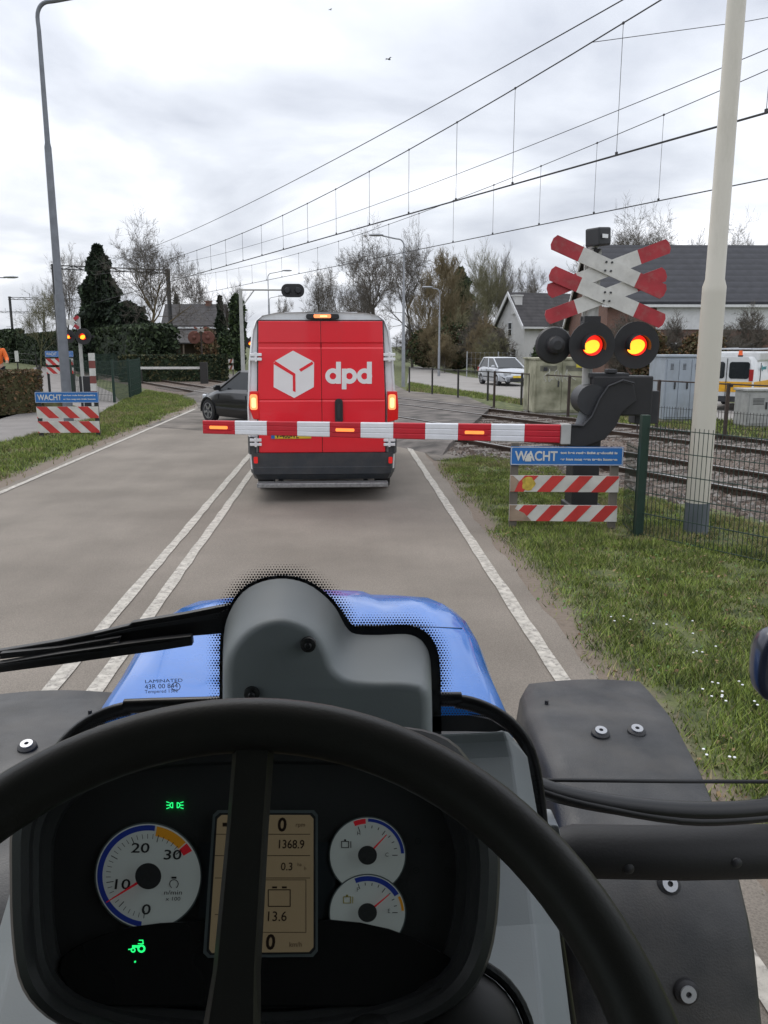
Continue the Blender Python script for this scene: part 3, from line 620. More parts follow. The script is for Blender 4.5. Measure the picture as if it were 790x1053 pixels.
house('white_house', 'white rendered house with dark pitched roof behind the silver car', 'house', (o2.x, 72, 0), R_(20), 6.2, 4.6, 4.0, 6.6, wallw, slate2, trimw, wins=[(1.2, .9, 1.2, 1.2), (3.8, .9, 1.2, 1.2)], gwins=[(2.0, 2.9, .7, 1.3), (1.2, .6, .9, 1.3)], chim=(-.2, 1.3, .7, .9, wallw))
o3 = PY(171, 360, 88)
house('farmhouse', 'low brick and plaster farmhouse with dark grey roof behind the tracks on the left', 'house', (o3.x, 88, 0), R_(0), 5.8, 5, 4.3, 6.3, M('pale_brick', (.2, .165, .13), .9, var=.15), slate2, trimw, wins=[(.6, 1.0, 1.6, 1.4), (3.1, 1.0, 1.5, 1.4)], chim=(3.9, 2.2, .6, .6, brick))
# lean-to with porch in front of the farmhouse
t = thing('shed', 'grey roofed open lean-to in front of the farmhouse', 'shed', (o3.x + .6, 85.5, 0))
bm = B(); loft(bm, [[(x, -.2, 2.3), (x, 2.2, 3.7), (x, 2.2, 3.85), (x, -.2, 2.42)] for x in (-.2, 4.4)]); obj('roof', bm, slate2, t)
bm = B(); bx(bm, 0, 4.2, 1.9, 2.1, 0, 3.4); bx(bm, 3.3, 4.2, .02, 2., 0, 2.3); obj('wall', bm, M('plank_wall', (.08, .06, .045), .9), t)
for x in (.05, 1.6):
    bm = B(); bx(bm, x, x + .14, 0, .14, 0, 2.3); obj('post', bm, M('old_wood', (.15, .12, .09), .9), t)

# ================================================================== RAILWAY OVERHEAD LINE
iron = M('mast_grey', (.09, .09, .09), .7, .3)
def portal(name, label, s, H=8.3, p0=8.1, p1=16.9, g='catenary portals over the tracks'):
    t = thing(name, label, 'catenary mast', TR(12.5, s), TH, g); w0, w1 = p0 - 12.5, p1 - 12.5
    for x in (w0, w1):
        bm = B()
        for dx_ in (-.13, .13): bx(bm, x + dx_ - .02, x + dx_ + .02, -.13, .13, 0, H)
        bx(bm, x - .11, x + .11, -.015, .015, 0, H); obj('mast', bm, iron, t)
    bm = B()
    for zz in (H - .36, H - .1):
        for yy in (-.13, .13): bx(bm, w0 - .2, w1 + .2, yy - .03, yy + .03, zz - .03, zz + .03)
    n = 12
    for i in range(n):
        a = w0 + (w1 - w0) * i / n; b = w0 + (w1 - w0) * (i + 1) / n
        for yy in (-.13, .13): cyl(bm, (a, yy, H - .36 if i % 2 else H - .1), (b, yy, H - .1 if i % 2 else H - .36), .022, 4)
    obj('beam', bm, iron, t)
    for q in (10.5 - 12.5, 14.55 - 12.5):
        bm = B(); cyl(bm, (q + .9, 0, H - .5), (q + .9, 0, 5.1), .035, 6); cyl(bm, (q + .9, 0, 5.6), (q - .1, 0, 5.5), .025, 6); cyl(bm, (q, 0, H - .1), (q, 0, H + .45), .03, 6); obj('registration_arm', bm, iron, t)
    return t
SA, SB = 70.0, -8.0
portal('catenary_portal', 'nearer catenary portal spanning the tracks left of the van', SA)
portal('catenary_portal', 'second catenary portal farther along the tracks', 118.0)
portal('catenary_portal', 'farthest catenary portal near the left picture edge', 166.0)
portal('catenary_portal', 'catenary portal beside the track at far right', -12.)
wire = M('wire', (.045, .043, .045), .6, .3)
def cat_z(s, hi, lo, s0, s1): u = (s - s0) / (s1 - s0); return lo + (hi - lo) * (2 * u - 1) ** 2
def owire(name, label, p, zf, rad, s0, s1, drop=None, sp=6.1, par=None):
    t = thing(name, label, 'overhead wire', TR(p, s0), TH, 'overhead wires'); n = 40
    bm = B(); tube(bm, [(0, (s1 - s0) * i / n, zf(s0 + (s1 - s0) * i / n)) for i in range(n + 1)], rad, 5); obj('wire', bm, wire, t)
    if drop:
        for s in [x - s0 for x in ([2.6, 5.5, 8.4, 11.34, 14.29] + [16.4 + 2.15 * k for k in range(24)])]:
            bm = B(); cyl(bm, (0, s, drop), (0, s, zf(s0 + s)), .006, 4); box(bm, (0, s, drop + .03), (.025, .045, .045)); box(bm, (0, s, zf(s0 + s)), (.022, .04, .04)); obj('dropper', bm, wire, t)
    return t
# heights measured along the track: contact wire 5.3 m, messenger 6.2 to 7.4 m, feeder 7.3 to 7.8 m
owire('contact_wire', 'thick lower contact wire over the nearer track', 10.5, lambda s: 5.3, .017, -12, SA)
owire('contact_wire', 'lowest contact wire, over the farther track', 14.55, lambda s: 5.3, .013, -12, SA)
mz1 = lambda s: 6.3 + 1.15 * max(0, (34 - s) / 23.6) ** 2.0 if s < 34 else 6.3 + 1.3 * ((s - 34) / 36) ** 2
mz2 = lambda s: 6.18 + 1.15 * max(0, (38 - s) / 26.5) ** 2.0 if s < 38 else 6.18 + 1.3 * ((s - 38) / 32) ** 2
owire('messenger_wire', 'carrying wire with long droppers over the nearer track', 10.5, mz1, .012, -12, SA, 5.3)
owire('messenger_wire', 'carrying wire with droppers over the farther track', 14.55, mz2, .009, -12, SA, 5.3)
fz1 = lambda s: 7.25 + .5 * ((s - 36) / 25) ** 2
fz2 = lambda s: 7.12 + .6 * ((s - 36) / 25) ** 2
owire('feeder_wire', 'topmost plain wire without droppers', 10.52, fz1, .011, -12, SA)
owire('feeder_wire', 'plain wire between the two carrying wires', 14.52, fz2, .009, -12, SA)
for q in (10.5, 14.55):
    owire('contact_wire', 'thin distant wire beyond the nearer portal, %s track' % ('near' if q < 12 else 'far'), q, lambda s: 5.3, .013, SA, 166)
    owire('messenger_wire', 'thin distant sagging wire beyond the nearer portal, %s track' % ('near' if q < 12 else 'far'), q, lambda s: 6.3 + .9 * (((s - SA) % 48 - 24) / 24) ** 2, .012, SA, 166)
a = PY(640, 33, TR(10.5, 11.2).y) 
bm = B(); aa = TR(10.5, 12.1, mz1(12.1)); bb = TR(15.2, 9.5, 8.05); tube(bm, [aa, aa.lerp(bb, .5) + Vector((0, 0, -.06)), bb], .006, 4)
tag(obj('stay_wire', bm, wire), 'thin stay wire running from the carrying wire to the upper right', 'overhead wire', 'overhead wires')
# ================================================================== STREET LAMPS
lampg = M('lamp_post_grey', (.3, .31, .33), .5, .4, var=.08)
lampd = M('lamp_post_dark', (.17, .18, .2), .5, .4, var=.1)
def lamp(label, px, py, Yd, Hh, arm, mat, r=.08, dirx=-1, base=None, tilt=.15):
    p = PY(px, py, Yd) if base is None else Vector(base); t = thing('street_lamp', label, 'street lamp', (p.x, Yd, 0), 0, 'street lamps')
    pts = [(0, 0, 0), (0, 0, Hh * .33), (0, 0, Hh * .34), (0, 0, Hh * .68), (0, 0, Hh * .69), (0, 0, Hh - .6)]
    bm = B(); tube(bm, pts, [r * 1.3, r * 1.2, r, r * .85, r * .65, r * .5], 12); obj('post', bm, mat, t, smooth=True)
    bm = B(); tube(bm, smoothpts([(0, 0, Hh - .6), (0, 0, Hh - .25), (dirx * .15, 0, Hh - .03), (dirx * .5, 0, Hh + .04), (dirx * arm, 0, Hh + arm * tilt)]), r * .5, 8); obj('arm', bm, mat, t, smooth=True)
    bm = B(); c = Vector((dirx * (arm + .3), 0, Hh + arm * tilt + .03)); loft(bm, [[c + Vector((dx_, math.cos(a) * .13 * k, math.sin(a) * .07 * k)) for a in [6.28 * i / 10 for i in range(10)]] for dx_, k in ((-.38, .5), (-.2, .95), (.15, 1), (.36, .5))]); obj('lamp_head', bm, mat, t, smooth=True)
    return t
g = G(71.5, 440); lamp('tall dark grey lamp post behind the left warning board', 0, 0, g.y, PY(44, 2, g.y).z, 1.4, lampd, .1, 1, (g.x, g.y, 0))
lamp('tall grey street lamp right behind the van, arm to the left', 415.5, 246, 43, PY(415, 246, 43).z, 1.1, lampg, .075)
lamp('shorter grey street lamp by the willow', 452.5, 297, 58, PY(452, 297, 58).z, .55, lampg, .07)
lamp('distant street lamp left of the overhead signal, arm to the right', 275.5, 281, 66, PY(275, 281, 66).z, 1.2, lampg, .06, 1)
lamp('second distant lamp just behind the overhead signal', 277, 306, 95, PY(277, 306, 95).z, 1.1, lampg, .06, 1)
lamp('street lamp whose arm reaches in at the left edge', -22, 286, 46, PY(-22, 286, 46).z, 1.4, lampg, .07, 1, tilt=.02)
# white lattice-free pole on the right
cream = M('cream_pole', (.62, .58, .5), .45, var=.06, scale=1.5, col2=(.56, .53, .46), bump=.03)
grime(cream, (.3, .28, .22), 2.2, .5, .8, .5, (1, 1, .25))
g = G(715, 548); t = thing('white_pole', 'thick cream lamp pole with grey foot behind the mesh fence', 'pole', (g.x, g.y, 0))
zc = PY(734, 297, g.y).z
bm = B(); tube(bm, [(0, 0, .34), (0, 0, zc - .05), (0, 0, zc + .02), (0, 0, zc + .1), (0, 0, 9.5)], [.128, .124, .124, .1, .082], 24); obj('post', bm, cream, t, smooth=True)
bm = B(); tube(bm, [(0, 0, 0), (0, 0, .36)], [.14, .133], 24); obj('foot', bm, M('grey_foot', (.1, .115, .13), .6), t, smooth=True)
bm = B(); tube(bm, smoothpts([(0, 0, 9.5), (-.3, 0, 9.85), (-1.4, 0, 10.)]), .05, 10); obj('arm', bm, cream, t, smooth=True)
bm = B(); loft(bm, [[(-1.4 - d, math.cos(a) * .15 * k, 10. + math.sin(a) * .08 * k) for a in [6.28 * i / 10 for i in range(10)]] for d, k in ((0, .6), (.3, 1), (.7, .6))]); obj('lamp_head', bm, cream, t, smooth=True)

# ================================================================== CROSSING SIGNAL AND BARRIER
sgrey = M('signal_grey', (.42, .42, .4), .6, var=.08, scale=4)
redp = M('blade_red', (.36, .025, .035), .5, var=.15, scale=5); whp = M('blade_white', (.58, .57, .54), .5, var=.1, scale=6)
lens_core = M('lamp_glow', (.9, .35, .02), .4, var=.35, scale=60, emis=(1, .36, .02), estr=2.2)
lens_red = M('lens_red', (.7, .02, .01), .3, emis=(1, .02, .01), estr=.9)
lens_off = M('lens_off', (.06, .01, .01), .2)
grime(redp, (.3, .2, .17), 9, .5, .75, .45); grime(whp, (.3, .28, .24), 9, .5, .75, .4)
def blade(par, a, b, wd, y, m1=whp, m2=redp):
    """one crossbuck board from a to b (x, z), red ends with cut corners"""
    a, b = Vector((a[0], 0, a[1])), Vector((b[0], 0, b[1])); d = (b - a); L_ = d.length; d.normalize(); n = Vector((-d.z, 0, d.x)); f_ = .25
    c = wd * .28; h = wd / 2; o = lambda u, v: a + d * u + n * v
    bm = B()
    def pl(P, mi): loft(bm, [[Vector((p.x, y, p.z)) for p in P], [Vector((p.x, y + .02, p.z)) for p in P]], True, True, mi)
    pl([o(0, -h + c), o(c * .6, -h), o(L_ * f_, -h), o(L_ * f_, h), o(c * .6, h), o(0, h - c)], 1); pl([o(L_ * f_, -h), o(L_ * (1 - f_), -h), o(L_ * (1 - f_), h), o(L_ * f_, h)], 0)
    pl([o(L_ * (1 - f_), -h), o(L_ - c * .6, -h), o(L_, -h + c), o(L_, h - c), o(L_ - c * .6, h), o(L_ * (1 - f_), h)], 1)
    return obj('board', bm, [m1, m2], par)
def lampunit(par, x, z, y, r, lit=True, back=False, rl=.11, gs=.74):
    bm = B(); n = 28
    if not back:
        loft(bm, [[(x + rr * math.cos(a), y + yy, z + rr * math.sin(a)) for a in [2 * math.pi * k / n for k in range(n)]] for yy, rr in ((.0, rl * 1.05), (-.012, rl * 1.05), (-.02, r), (.0, r), (.03, r * .96), (.05, rl * 1.3), (.2, rl * 1.1), (.26, rl * .6))])
        u = obj('lamp_unit', bm, black, par, smooth=True, ang=30)
        bm = B(); prism(bm, ringpts(rl, 24), (x, y - .024, z), X, Z, -Y_, 0, .01); obj('lens', bm, lens_red if lit else lens_off, u)
        if lit: bm = B(); prism(bm, [(px_ * 1.05 + .0, py_ * .85 - .01 + .18 * px_) for px_, py_ in ringpts(rl * gs, 24)], (x - rl * .1, y - .036, z - .008), X, Z, -Y_, 0, .012); obj('bulb_glow', bm, lens_core, u)
        bm = B(); k = 20; P = [(rl * 1.12 * math.cos(a), rl * 1.12 * math.sin(a)) for a in [R_(-20 + 220 * i / k) for i in range(k + 1)]]; Q = [(px_ * .95, py_ * .95) for px_, py_ in P]
        V0 = [[bm.verts.new((x + a, y - .02, z + b)) for a, b in P], [bm.verts.new((x + a * .98, y - .17, z + b * .98 - .01)) for a, b in P], [bm.verts.new((x + a * .98, y - .17, z + b * .98 - .01)) for a, b in Q], [bm.verts.new((x + a, y - .02, z + b)) for a, b in Q]]
        for A_, B_ in zip(V0[:-1], V0[1:]):
            for i in range(k): bm.faces.new((A_[i], A_[i + 1], B_[i + 1], B_[i]))
        obj('visor', bm, black, u)
    else:
        loft(bm, [[(x + rr * math.cos(a), y + yy, z + rr * math.sin(a)) for a in [2 * math.pi * k / n for k in range(n)]] for yy, rr in ((-.2, rl * .5), (-.17, rl * .9), (-.05, rl * 1.05), (-.035, r * .93), (.0, r), (.02, r))]); u = obj('lamp_unit', bm, black, par, smooth=True, ang=30)
    return u
Ys = 10.25; SB_ = PY(598, 505, Ys); sx0 = SB_.x
sig = thing('crossing_signal', 'level crossing signal with double crossed boards and two glowing red lamps on the right', 'crossing signal', (sx0, Ys, 0), 0, 'level crossing signals')
def sp(px, py, Y=Ys - .12): p = PY(px, py, Y); return (p.x - sx0, p.z)
bm = B(); tube(bm, [(0, 0, 0), (0, 0, 3.42)], .062, 14); bx(bm, -.1, .1, -.02, .02, 2.4, 3.25); obj('post', bm, sgrey, sig, smooth=True)
bm = B(); bx(bm, -.17, .17, -.17, .17, 0, .95); bx(bm, -.21, .21, -.21, .21, 0, .12); obj('pedestal', bm, black, sig, bevel=.015)
blade(sig, sp(690, 252), sp(564, 300), .175, -.095); blade(sig, sp(686, 281), sp(562, 327), .175, -.095)
for a, b in (((568, 248), (684, 301)), ((566, 280), (683, 331))):
    bd = blade(sig, sp(*a), sp(*b), .18, -.125); cx = (sp(*a)[0] + sp(*b)[0]) / 2; cz = (sp(*a)[1] + sp(*b)[1]) / 2
    for dx_, dz in ((-.04, .06), (.03, .055), (-.05, -.04), (.02, -.045)):
        bm = B(); cyl(bm, (cx + dx_, -.125, cz + dz), (cx + dx_, -.14, cz + dz), .013, 8); obj('bolt', bm, darkmetal, bd)
tz = sp(617, 258)[1]
bm = B(); tube(bm, [(.0, -.03, 3.25), (.02, -.03, tz), (.02, -.03, tz + .03)], [.035, .06, .07], 10); obj('bell_neck', bm, black, sig)
p = sp(617, 243); rot = Matrix.Rotation(R_(28), 4, 'Z') @ Matrix.Rotation(R_(-4), 4, 'Y')
bm = B(); box(bm, (p[0], -.05, p[1]), (.2, .24, .21), rot); bell = obj('bell_housing', bm, darkmetal, sig, bevel=.02)
bm = B(); q = sp(620.5, 243.5); box(bm, (q[0], -.05 - .15, q[1]), (.09, .004, .045), Matrix.Rotation(R_(28), 4, 'Z')); obj('label_plate', bm, white, bell)
zl = sp(607, 355)[1]; r1 = 23.5 / 82
bm = B(); bx(bm, sp(572, 355)[0], sp(655, 355)[0], -.06, -.0, zl - .045, zl + .045); bx(bm, -.1, .1, -.12, .06, zl - .1, zl + .35); obj('lamp_bracket', bm, black, sig)
lampunit(sig, sp(653.5, 355)[0], zl, -.14, r1, rl=.125, gs=.82); lampunit(sig, sp(607, 355)[0], zl, -.18, r1, rl=.125, gs=.74); lampunit(sig, sp(571, 355)[0], zl, -.05, r1 * .8, False, True)
# --- barrier
bar = thing('crossing_barrier', 'lowered red and white barrier with orange lamp strips across the road behind the van', 'barrier', (sx0, Ys, 0))
bar['label'] = 'lowered red and white striped barrier boom across the lane, in front of the van'
T0 = PY(209.5, 439, 10.75); T1 = PY(576, 446, 9.98)
ax = (T1 - T0); Lb = ax.length; ax.normalize(); ex_ = ax; ez_ = Vector((0, 0, 1)) - ax * ax.z; ez_.normalize(); ey_ = ez_.cross(ex_)
edges = [209.5, 244, 278, 310, 344, 376, 409.5, 442, 475, 508, 541, 576]
bred = M('boom_red', (.5, .012, .025), .35, var=.06); bwht = M('boom_white', (.72, .73, .76), .35, var=.05)
orange = M('boom_lamp', (1, .25, .05), .4, emis=(1, .3, .06), estr=.9)
for i in range(11):
    u0 = (edges[i] - 209.5) / 366.5 * Lb; u1 = (edges[i + 1] - 209.5) / 366.5 * Lb - .002
    def rg(u):
        k = .085 + .028 * u / Lb; o = T0 + ex_ * u; P = []
        prof = [(-.3, 1), (.3, 1), (.42, .9), (.42, .42), (.36, .36), (.36, .30), (.42, .24), (.42, -.24), (.36, -.30), (.36, -.36), (.42, -.42), (.42, -.9), (.3, -1), (-.3, -1), (-.42, -.9), (-.42, .9)]
        return [o - ey_ * (a * k * .9) * -1 * -1 + ez_ * (b * k) for a, b in prof]
    bm = B(); loft(bm, [rg(u0), rg(u1)]); seg_ = obj('boom_section', bm, bred if i % 2 == 0 else bwht, bar, world=True)
    if i in (0, 4, 8):
        um = (u0 + u1) / 2; k = .085 + .028 * um / Lb; o = T0 + ex_ * um
        n_ = -ey_ if (-ey_).y < 0 else ey_
        bm = B(); prism(bm, rrect(-.12, .12, -.02, .02, .012), o + n_ * (.42 * k * .9), ex_, ez_, n_, 0, .012); obj('lamp_strip', bm, orange, seg_, world=True)
        bm = B(); prism(bm, rrect(-.165, .165, -.03, .03, .006), o + n_ * (.42 * k * .9), ex_, ez_, n_, -.004, .006); obj('lamp_housing', bm, bred, seg_, world=True)
def bp(px, py, Y): return PY(px, py, Y)
bm = B(); c = T1 + ex_ * .06; box(bm, c + ex_ * .0, (.12, .12, .25), None); obj('boom_socket', bm, sgrey, bar, world=True, bevel=.01)
# cranked arm from the pivot down to the boom
pts = [bp(590, 447, 9.98), bp(606, 443, 9.98), bp(618, 430, 9.98), bp(628, 408, 9.98), bp(640, 396, 9.98)]
bm = B(); loft(bm, [[p + ez * h + Y_ * d for h, d in ((-.17, -.04), (.12, -.04), (.12, .04), (-.17, .04))] for p, ez in [(q, Z) for q in smoothpts(pts[:2], 2)]] , True)
outl = [(583, 436), (600, 437), (608, 428), (616, 410), (625, 398), (640, 392), (652, 395), (655, 412), (640, 424), (634, 438), (622, 452), (600, 460), (584, 459)]
P = [PY(a, b, 9.96) for a, b in outl]; bm = B(); loft(bm, [P, [p + Vector((0, .07, 0)) for p in P]]); arm_ = obj('crank_arm', bm, black, bar, world=True, bevel=.01)
bm = B(); tube(bm, [PY(a, b, 9.94) for a, b in [(584, 437), (600, 438), (609, 428), (617, 410), (626, 397), (641, 391), (652, 394)]], .014, 6); obj('arm_edge', bm, darkmetal, arm_, world=True)
c = PY(640, 406, 10.12); bm = B(); a0 = PY(612, 387, 10.0); a1 = PY(672, 428, 10.0)
bx(bm, a0.x, a1.x, 10.06, 10.42, a1.z, a0.z); drive = obj('drive_housing', bm, black, bar, world=True, bevel=.02)
bm = B(); a0 = PY(610, 384, 10.0); a1 = PY(650, 389, 10.0); bx(bm, a0.x, a1.x, 10.1, 10.36, a1.z, a0.z); bx(bm, a0.x + .2, a0.x + .32, 10.05, 10.2, a0.z, a0.z + .05); obj('housing_lid', bm, darkmetal, drive, world=True, bevel=.01)
bm = B(); a0 = PY(624, 398, 10.05); a1 = PY(635, 402, 10.05); bx(bm, a0.x, a1.x, 10.05, 10.058, a1.z, a0.z); obj('label_plate', bm, white, drive, world=True)
bm = B(); c0 = PY(612, 412, 9.9); cyl(bm, c0 + Vector((0, .1, 0)), c0 + Vector((0, .42, 0)), .19, 24); obj('pivot_drum', bm, darkmetal, bar, world=True, smooth=True)
bm = B(); loft(bm, [[PY(a, b, 10.1 + d) for a, b in ((602, 404), (612, 404), (604, 440), (590, 440))] for d in (0, .03)]); obj('stay_plate', bm, steel, bar, world=True)
bm = B(); a0 = PY(655, 400, 10.3); bx(bm, a0.x, a0.x + .3, 10.3, 10.55, PY(650, 436, 10.3).z, PY(650, 402, 10.3).z); obj('counterweight', bm, darkmetal, bar, world=True, bevel=.01)
bm = B(); tube(bm, [PY(603, 426, 10.2), PY(604, 445, 10.2), PY(597, 460, 10.2), PY(600, 476, 10.2)], .025, 8); obj('cable', bm, black, bar, world=True)
# ================================================================== WARNING BOARDS
blue = M('sign_blue', (.02, .14, .42), .4, var=.06, scale=3); wood = M('weathered_post', (.13, .115, .095), .85, var=.2, scale=4); woodd = M('dark_post', (.03, .032, .03), .8)
stw = M('stripe_white', (.58, .56, .52), .6, var=.14, scale=3, detail=8); str_ = M('stripe_red', (.5, .035, .03), .55, var=.12, scale=5)
mudy = M('mud_film', (.3, .22, .16), .9, var=.25, scale=6)
def stripes(bm, Lb, h, n, slant, ph=0., y=-.016, flip=False, z0=0.):
    """red slanted bands clipped to the board"""
    step = Lb / n; w_ = step * .5
    for k in range(-1, n + 2):
        x0 = k * step + ph; q = [(x0, -h / 2), (x0 + w_, -h / 2), (x0 + w_ + slant, h / 2), (x0 + slant, h / 2)]
        if flip: q = [(x0 + slant, -h / 2), (x0 + w_ + slant, -h / 2), (x0 + w_, h / 2), (x0, h / 2)]
        P = [Vector((a, b, 0)) for a, b in q]
        for lim, sg in ((0.004, 1), (Lb - .004, -1)):
            o_ = []
            for i in range(len(P)):
                a, b = P[i], P[(i + 1) % len(P)]; ia, ib = (a.x - lim) * sg >= 0, (b.x - lim) * sg >= 0
                if ia: o_.append(a)
                if ia != ib: o_.append(a.lerp(b, (lim - a.x) / (b.x - a.x)))
            P = o_
            if not P: break
        if len(P) >= 3: loft(bm, [[(p.x, y, z0 + p.y) for p in P], [(p.x, y - .003, z0 + p.y) for p in P]], True, True, 0)
def warnboard(label, a, b, zs, zsign, hs, hb, n, slant, postm, grp, lines, flip=False, detail=True, hs2=None, hz_tilt=0):
    a, b = Vector(a), Vector(b); Lb = (b - a).xy.length; rz = math.atan2(b.y - a.y, b.x - a.x)
    t = thing('warning_board', label, 'warning board', (a.x, a.y, 0), rz, grp)
    for x in (.05, Lb - .05):
        bm = B(); bx(bm, x - .045, x + .045, .0, .075, 0, zsign + hs / 2 + .04 if x < Lb / 2 else zsign); obj('post', bm, postm, t, bevel=.008)
    for z in zs:
        bm = B(); bx(bm, 0, Lb, -.014, .0, z - hb / 2, z + hb / 2); s = obj('striped_board', bm, stw, t)
        bm = B(); stripes(bm, Lb, hb, n, slant, flip=flip, z0=z); obj('stripes', bm, str_, s)
    bm = B(); prism(bm, rrect(-.005, Lb + .03, zsign - hs / 2, zsign + hs / 2, .012), (0, -.016, 0), X, Z, -Y_, 0, .012); sg = obj('sign_plate', bm, blue, t)
    bm = B(); y = -.029; 
    strip2(bm, rrect(.008, Lb + .017, zsign - hs / 2 + .012, zsign + hs / 2 - .012, .01), rrect(.0, Lb + .025, zsign - hs / 2 + .005, zsign + hs / 2 - .005, .012), (0, -.028, 0), X, Z, -Y_, 0, .002); obj('border', bm, whp, sg)
    # measure the word to fit
    def fit(s, x, z, h, wd, bold, nm='lettering'):
        o = txt(nm, s, h, (0, 0, 0), X, Z, whp, sg, world=False, bold=bold, ext=.001)
        xs = [v.co.x for v in o.data.vertices]; zz = [v.co.z for v in o.data.vertices]; x0, x1, z0, z1 = min(xs), max(xs), min(zz), max(zz)
        for v in o.data.vertices: v.co.x = x + (v.co.x - x0) / (x1 - x0) * wd; v.co.z = z + (v.co.z - z0) / (z1 - z0) * h; v.co.y -= .031
        return o
    wl = Lb * .39; fit('WACHT', Lb * .035, zsign - hs * .27, hs * .54, wl, .003)
    if detail:
        bm = B(); c = Lb * .035 + wl * .315; z0 = zsign - hs * .27  # the small white carriage in the letter A
        prism(bm, [(-.036, 0), (.036, 0), (.036, .03), (.02, .05), (-.02, .05), (-.036, .03)], (c, -.0335, z0 - .004), X, Z, -Y_, 0, .002); prism(bm, [(-.03, .05), (.03, .05), (0, .095)], (c, -.0335, z0 - .004), X, Z, -Y_, 0, .002)
        obj('carriage_mark', bm, whp, sg)
    fit(lines[0], Lb * .45, zsign + hs * .08, hs * .17, Lb * .52, .002); fit(lines[1], Lb * .45, zsign - hs * .27, hs * .17, Lb * .52, .002)
    return t, s, sg
LN = ('tot het rode licht gedoofd is', 'er kan nog een trein komen')
a = G(523, 543); b = G(632, 541); a.z = b.z = 0; Yb = a.y
b = Vector((PY(636, 500, Yb - .12).x, Yb - .12, 0))
z1 = PY(579, 496.5, Yb).z; z2 = PY(577, 526.5, Yb).z; zs_ = PY(580, 468, Yb).z
t, s, sg = warnboard('weathered warning board with blue sign in the grass right of the road', a, b, (z1, z2), zs_, .215, .19, 3.7 and 4, .17, wood, 'red and white striped warning boards', LN)
bm = B(); prism(bm, [(x * (1 + .2 * math.sin(3 * x * 60)), y * 1.1) for x, y in ringpts(.075, 18)], (.21, -.02, z1 - .0), X, Z, -Y_, 0, .002); tag(obj('lichen_patch', bm, M('lichen', (.5, .36, .06), .9, var=.2, scale=20), t), None)
bm = B(); prism(bm, [(0, -.093), (.26, -.093), (.17, .0), (.06, .05), (.09, .093), (0, .093)], (.003, -.0195, z2), X, Z, -Y_, 0, .0012); prism(bm, [(0, -.093), (.05, -.093), (.1, .03), (.03, .093), (0, .093)], (.003, -.0195, z1), X, Z, -Y_, 0, .0012); obj('mud_stain', bm, mudy, t)
a = G(41, 449); Yb = a.y; b = Vector((PY(102, 430, Yb).x, Yb, 0)); a = Vector((PY(38.5, 430, Yb).x, Yb, 0))
warnboard('clean warning board with blue sign in the grass left of the road', a, b, (PY(70, 424, Yb).z, PY(71, 439, Yb).z), PY(69, 408.5, Yb).z, .25, .27, 3, .28, woodd, 'red and white striped warning boards', LN, flip=True, detail=False)
a = G(47, 388); Yb = 36; a = Vector((PY(48, 380, Yb).x, Yb, 0)); b = Vector((PY(76, 380, Yb).x, Yb, 0))
warnboard('small distant warning board by the cycle path, half behind the lamp pole', a, b, (PY(60, 372, Yb).z, PY(60, 381, Yb).z), PY(60, 364, Yb).z, .25, .27, 3, .28, woodd, 'red and white striped warning boards', LN, flip=True, detail=False)
# two boards seen from behind on the far side
for i, (x0, x1, Yd, lb) in enumerate([(213, 226, 53, 'far striped board left of the overhead signal post'), (227, 240, 53, 'far striped board nearest the overhead signal post')]):
    a = PY(x0, 370, Yd); b = PY(x1, 370, Yd); t = thing('striped_barricade', lb, 'barricade', (a.x, Yd, 0), 0, 'far striped barricades'); Lb = b.x - a.x
    for x in (.04, Lb - .04): bm = B(); bx(bm, x - .04, x + .04, 0, .06, 0, 1.35); obj('post', bm, wood, t)
    for z in (.75, 1.15): bm = B(); bx(bm, 0, Lb, -.02, -.002, z - .12, z + .12); s = obj('striped_board', bm, stw, t); bm = B(); stripes(bm, Lb, .24, 3, .1, y=-.022, z0=z); obj('stripes', bm, M('rusty_stripe', (.25, .08, .05), .8), s)

# ================================================================== FENCES
fg = M('fence_green', (.012, .035, .024), .5, var=.1); fdark = M('fence_dark', (.03, .028, .026), .7); fbrown = M('fence_brown', (.05, .035, .028), .8)
def meshfence(name, label, pts, H, dx_=.05, nh=5, mat=fg, pr=.03, wr=.0028, z0=.03, hr=.0035, posts=True, group=None, cat='fence'):
    t = thing(name, label, cat, tuple(pts[0]), 0, group)
    for i, (a, b) in enumerate(zip(pts[:-1], pts[1:])):
        a, b = Vector(a), Vector(b); L_ = (b - a).length; d = (b - a) / L_; bm = B(); n = max(2, int(L_ / dx_))
        for k in range(n + 1):
            p = a + d * (L_ * k / n); box(bm, (p.x, p.y, z0 + (H - z0) / 2), (wr * 2, wr * 2, H - z0), Matrix.Rotation(math.atan2(d.y, d.x), 4, 'Z'))
        for k in range(nh):
            z = z0 + (H - .04 - z0) * k / (nh - 1); c = (a + b) / 2
            for off in ((-1, 1) if pr > .02 else (1,)): box(bm, (c.x - d.y * .006 * off, c.y + d.x * .006 * off, z), (L_, hr * 1.6, hr * 2.2), Matrix.Rotation(math.atan2(d.y, d.x), 4, 'Z'))
        obj('mesh_panel', bm, mat, t, world=True)
    if posts:
        for p in pts: p = Vector(p); bm = B(); bx(bm, p.x - pr, p.x + pr, p.y - pr, p.y + pr, 0, H + .04); obj('post', bm, mat, t, world=True)
    return t
pp_ = G(656, 551); pr_ = G(790, 581); pp_.z = pr_.z = 0; dd = (pr_ - pp_).normalized()
hf = PY(656, 436, pp_.y).z
t = meshfence('mesh_fence', 'green wire mesh fence in the grass in front of the near track', [pp_, pp_ + dd * 2.5, pp_ + dd * 5.], hf, .052, 6, fg, .034, .0026)
bm = B(); d2 = Vector((-.35, .94, 0)).normalized(); 
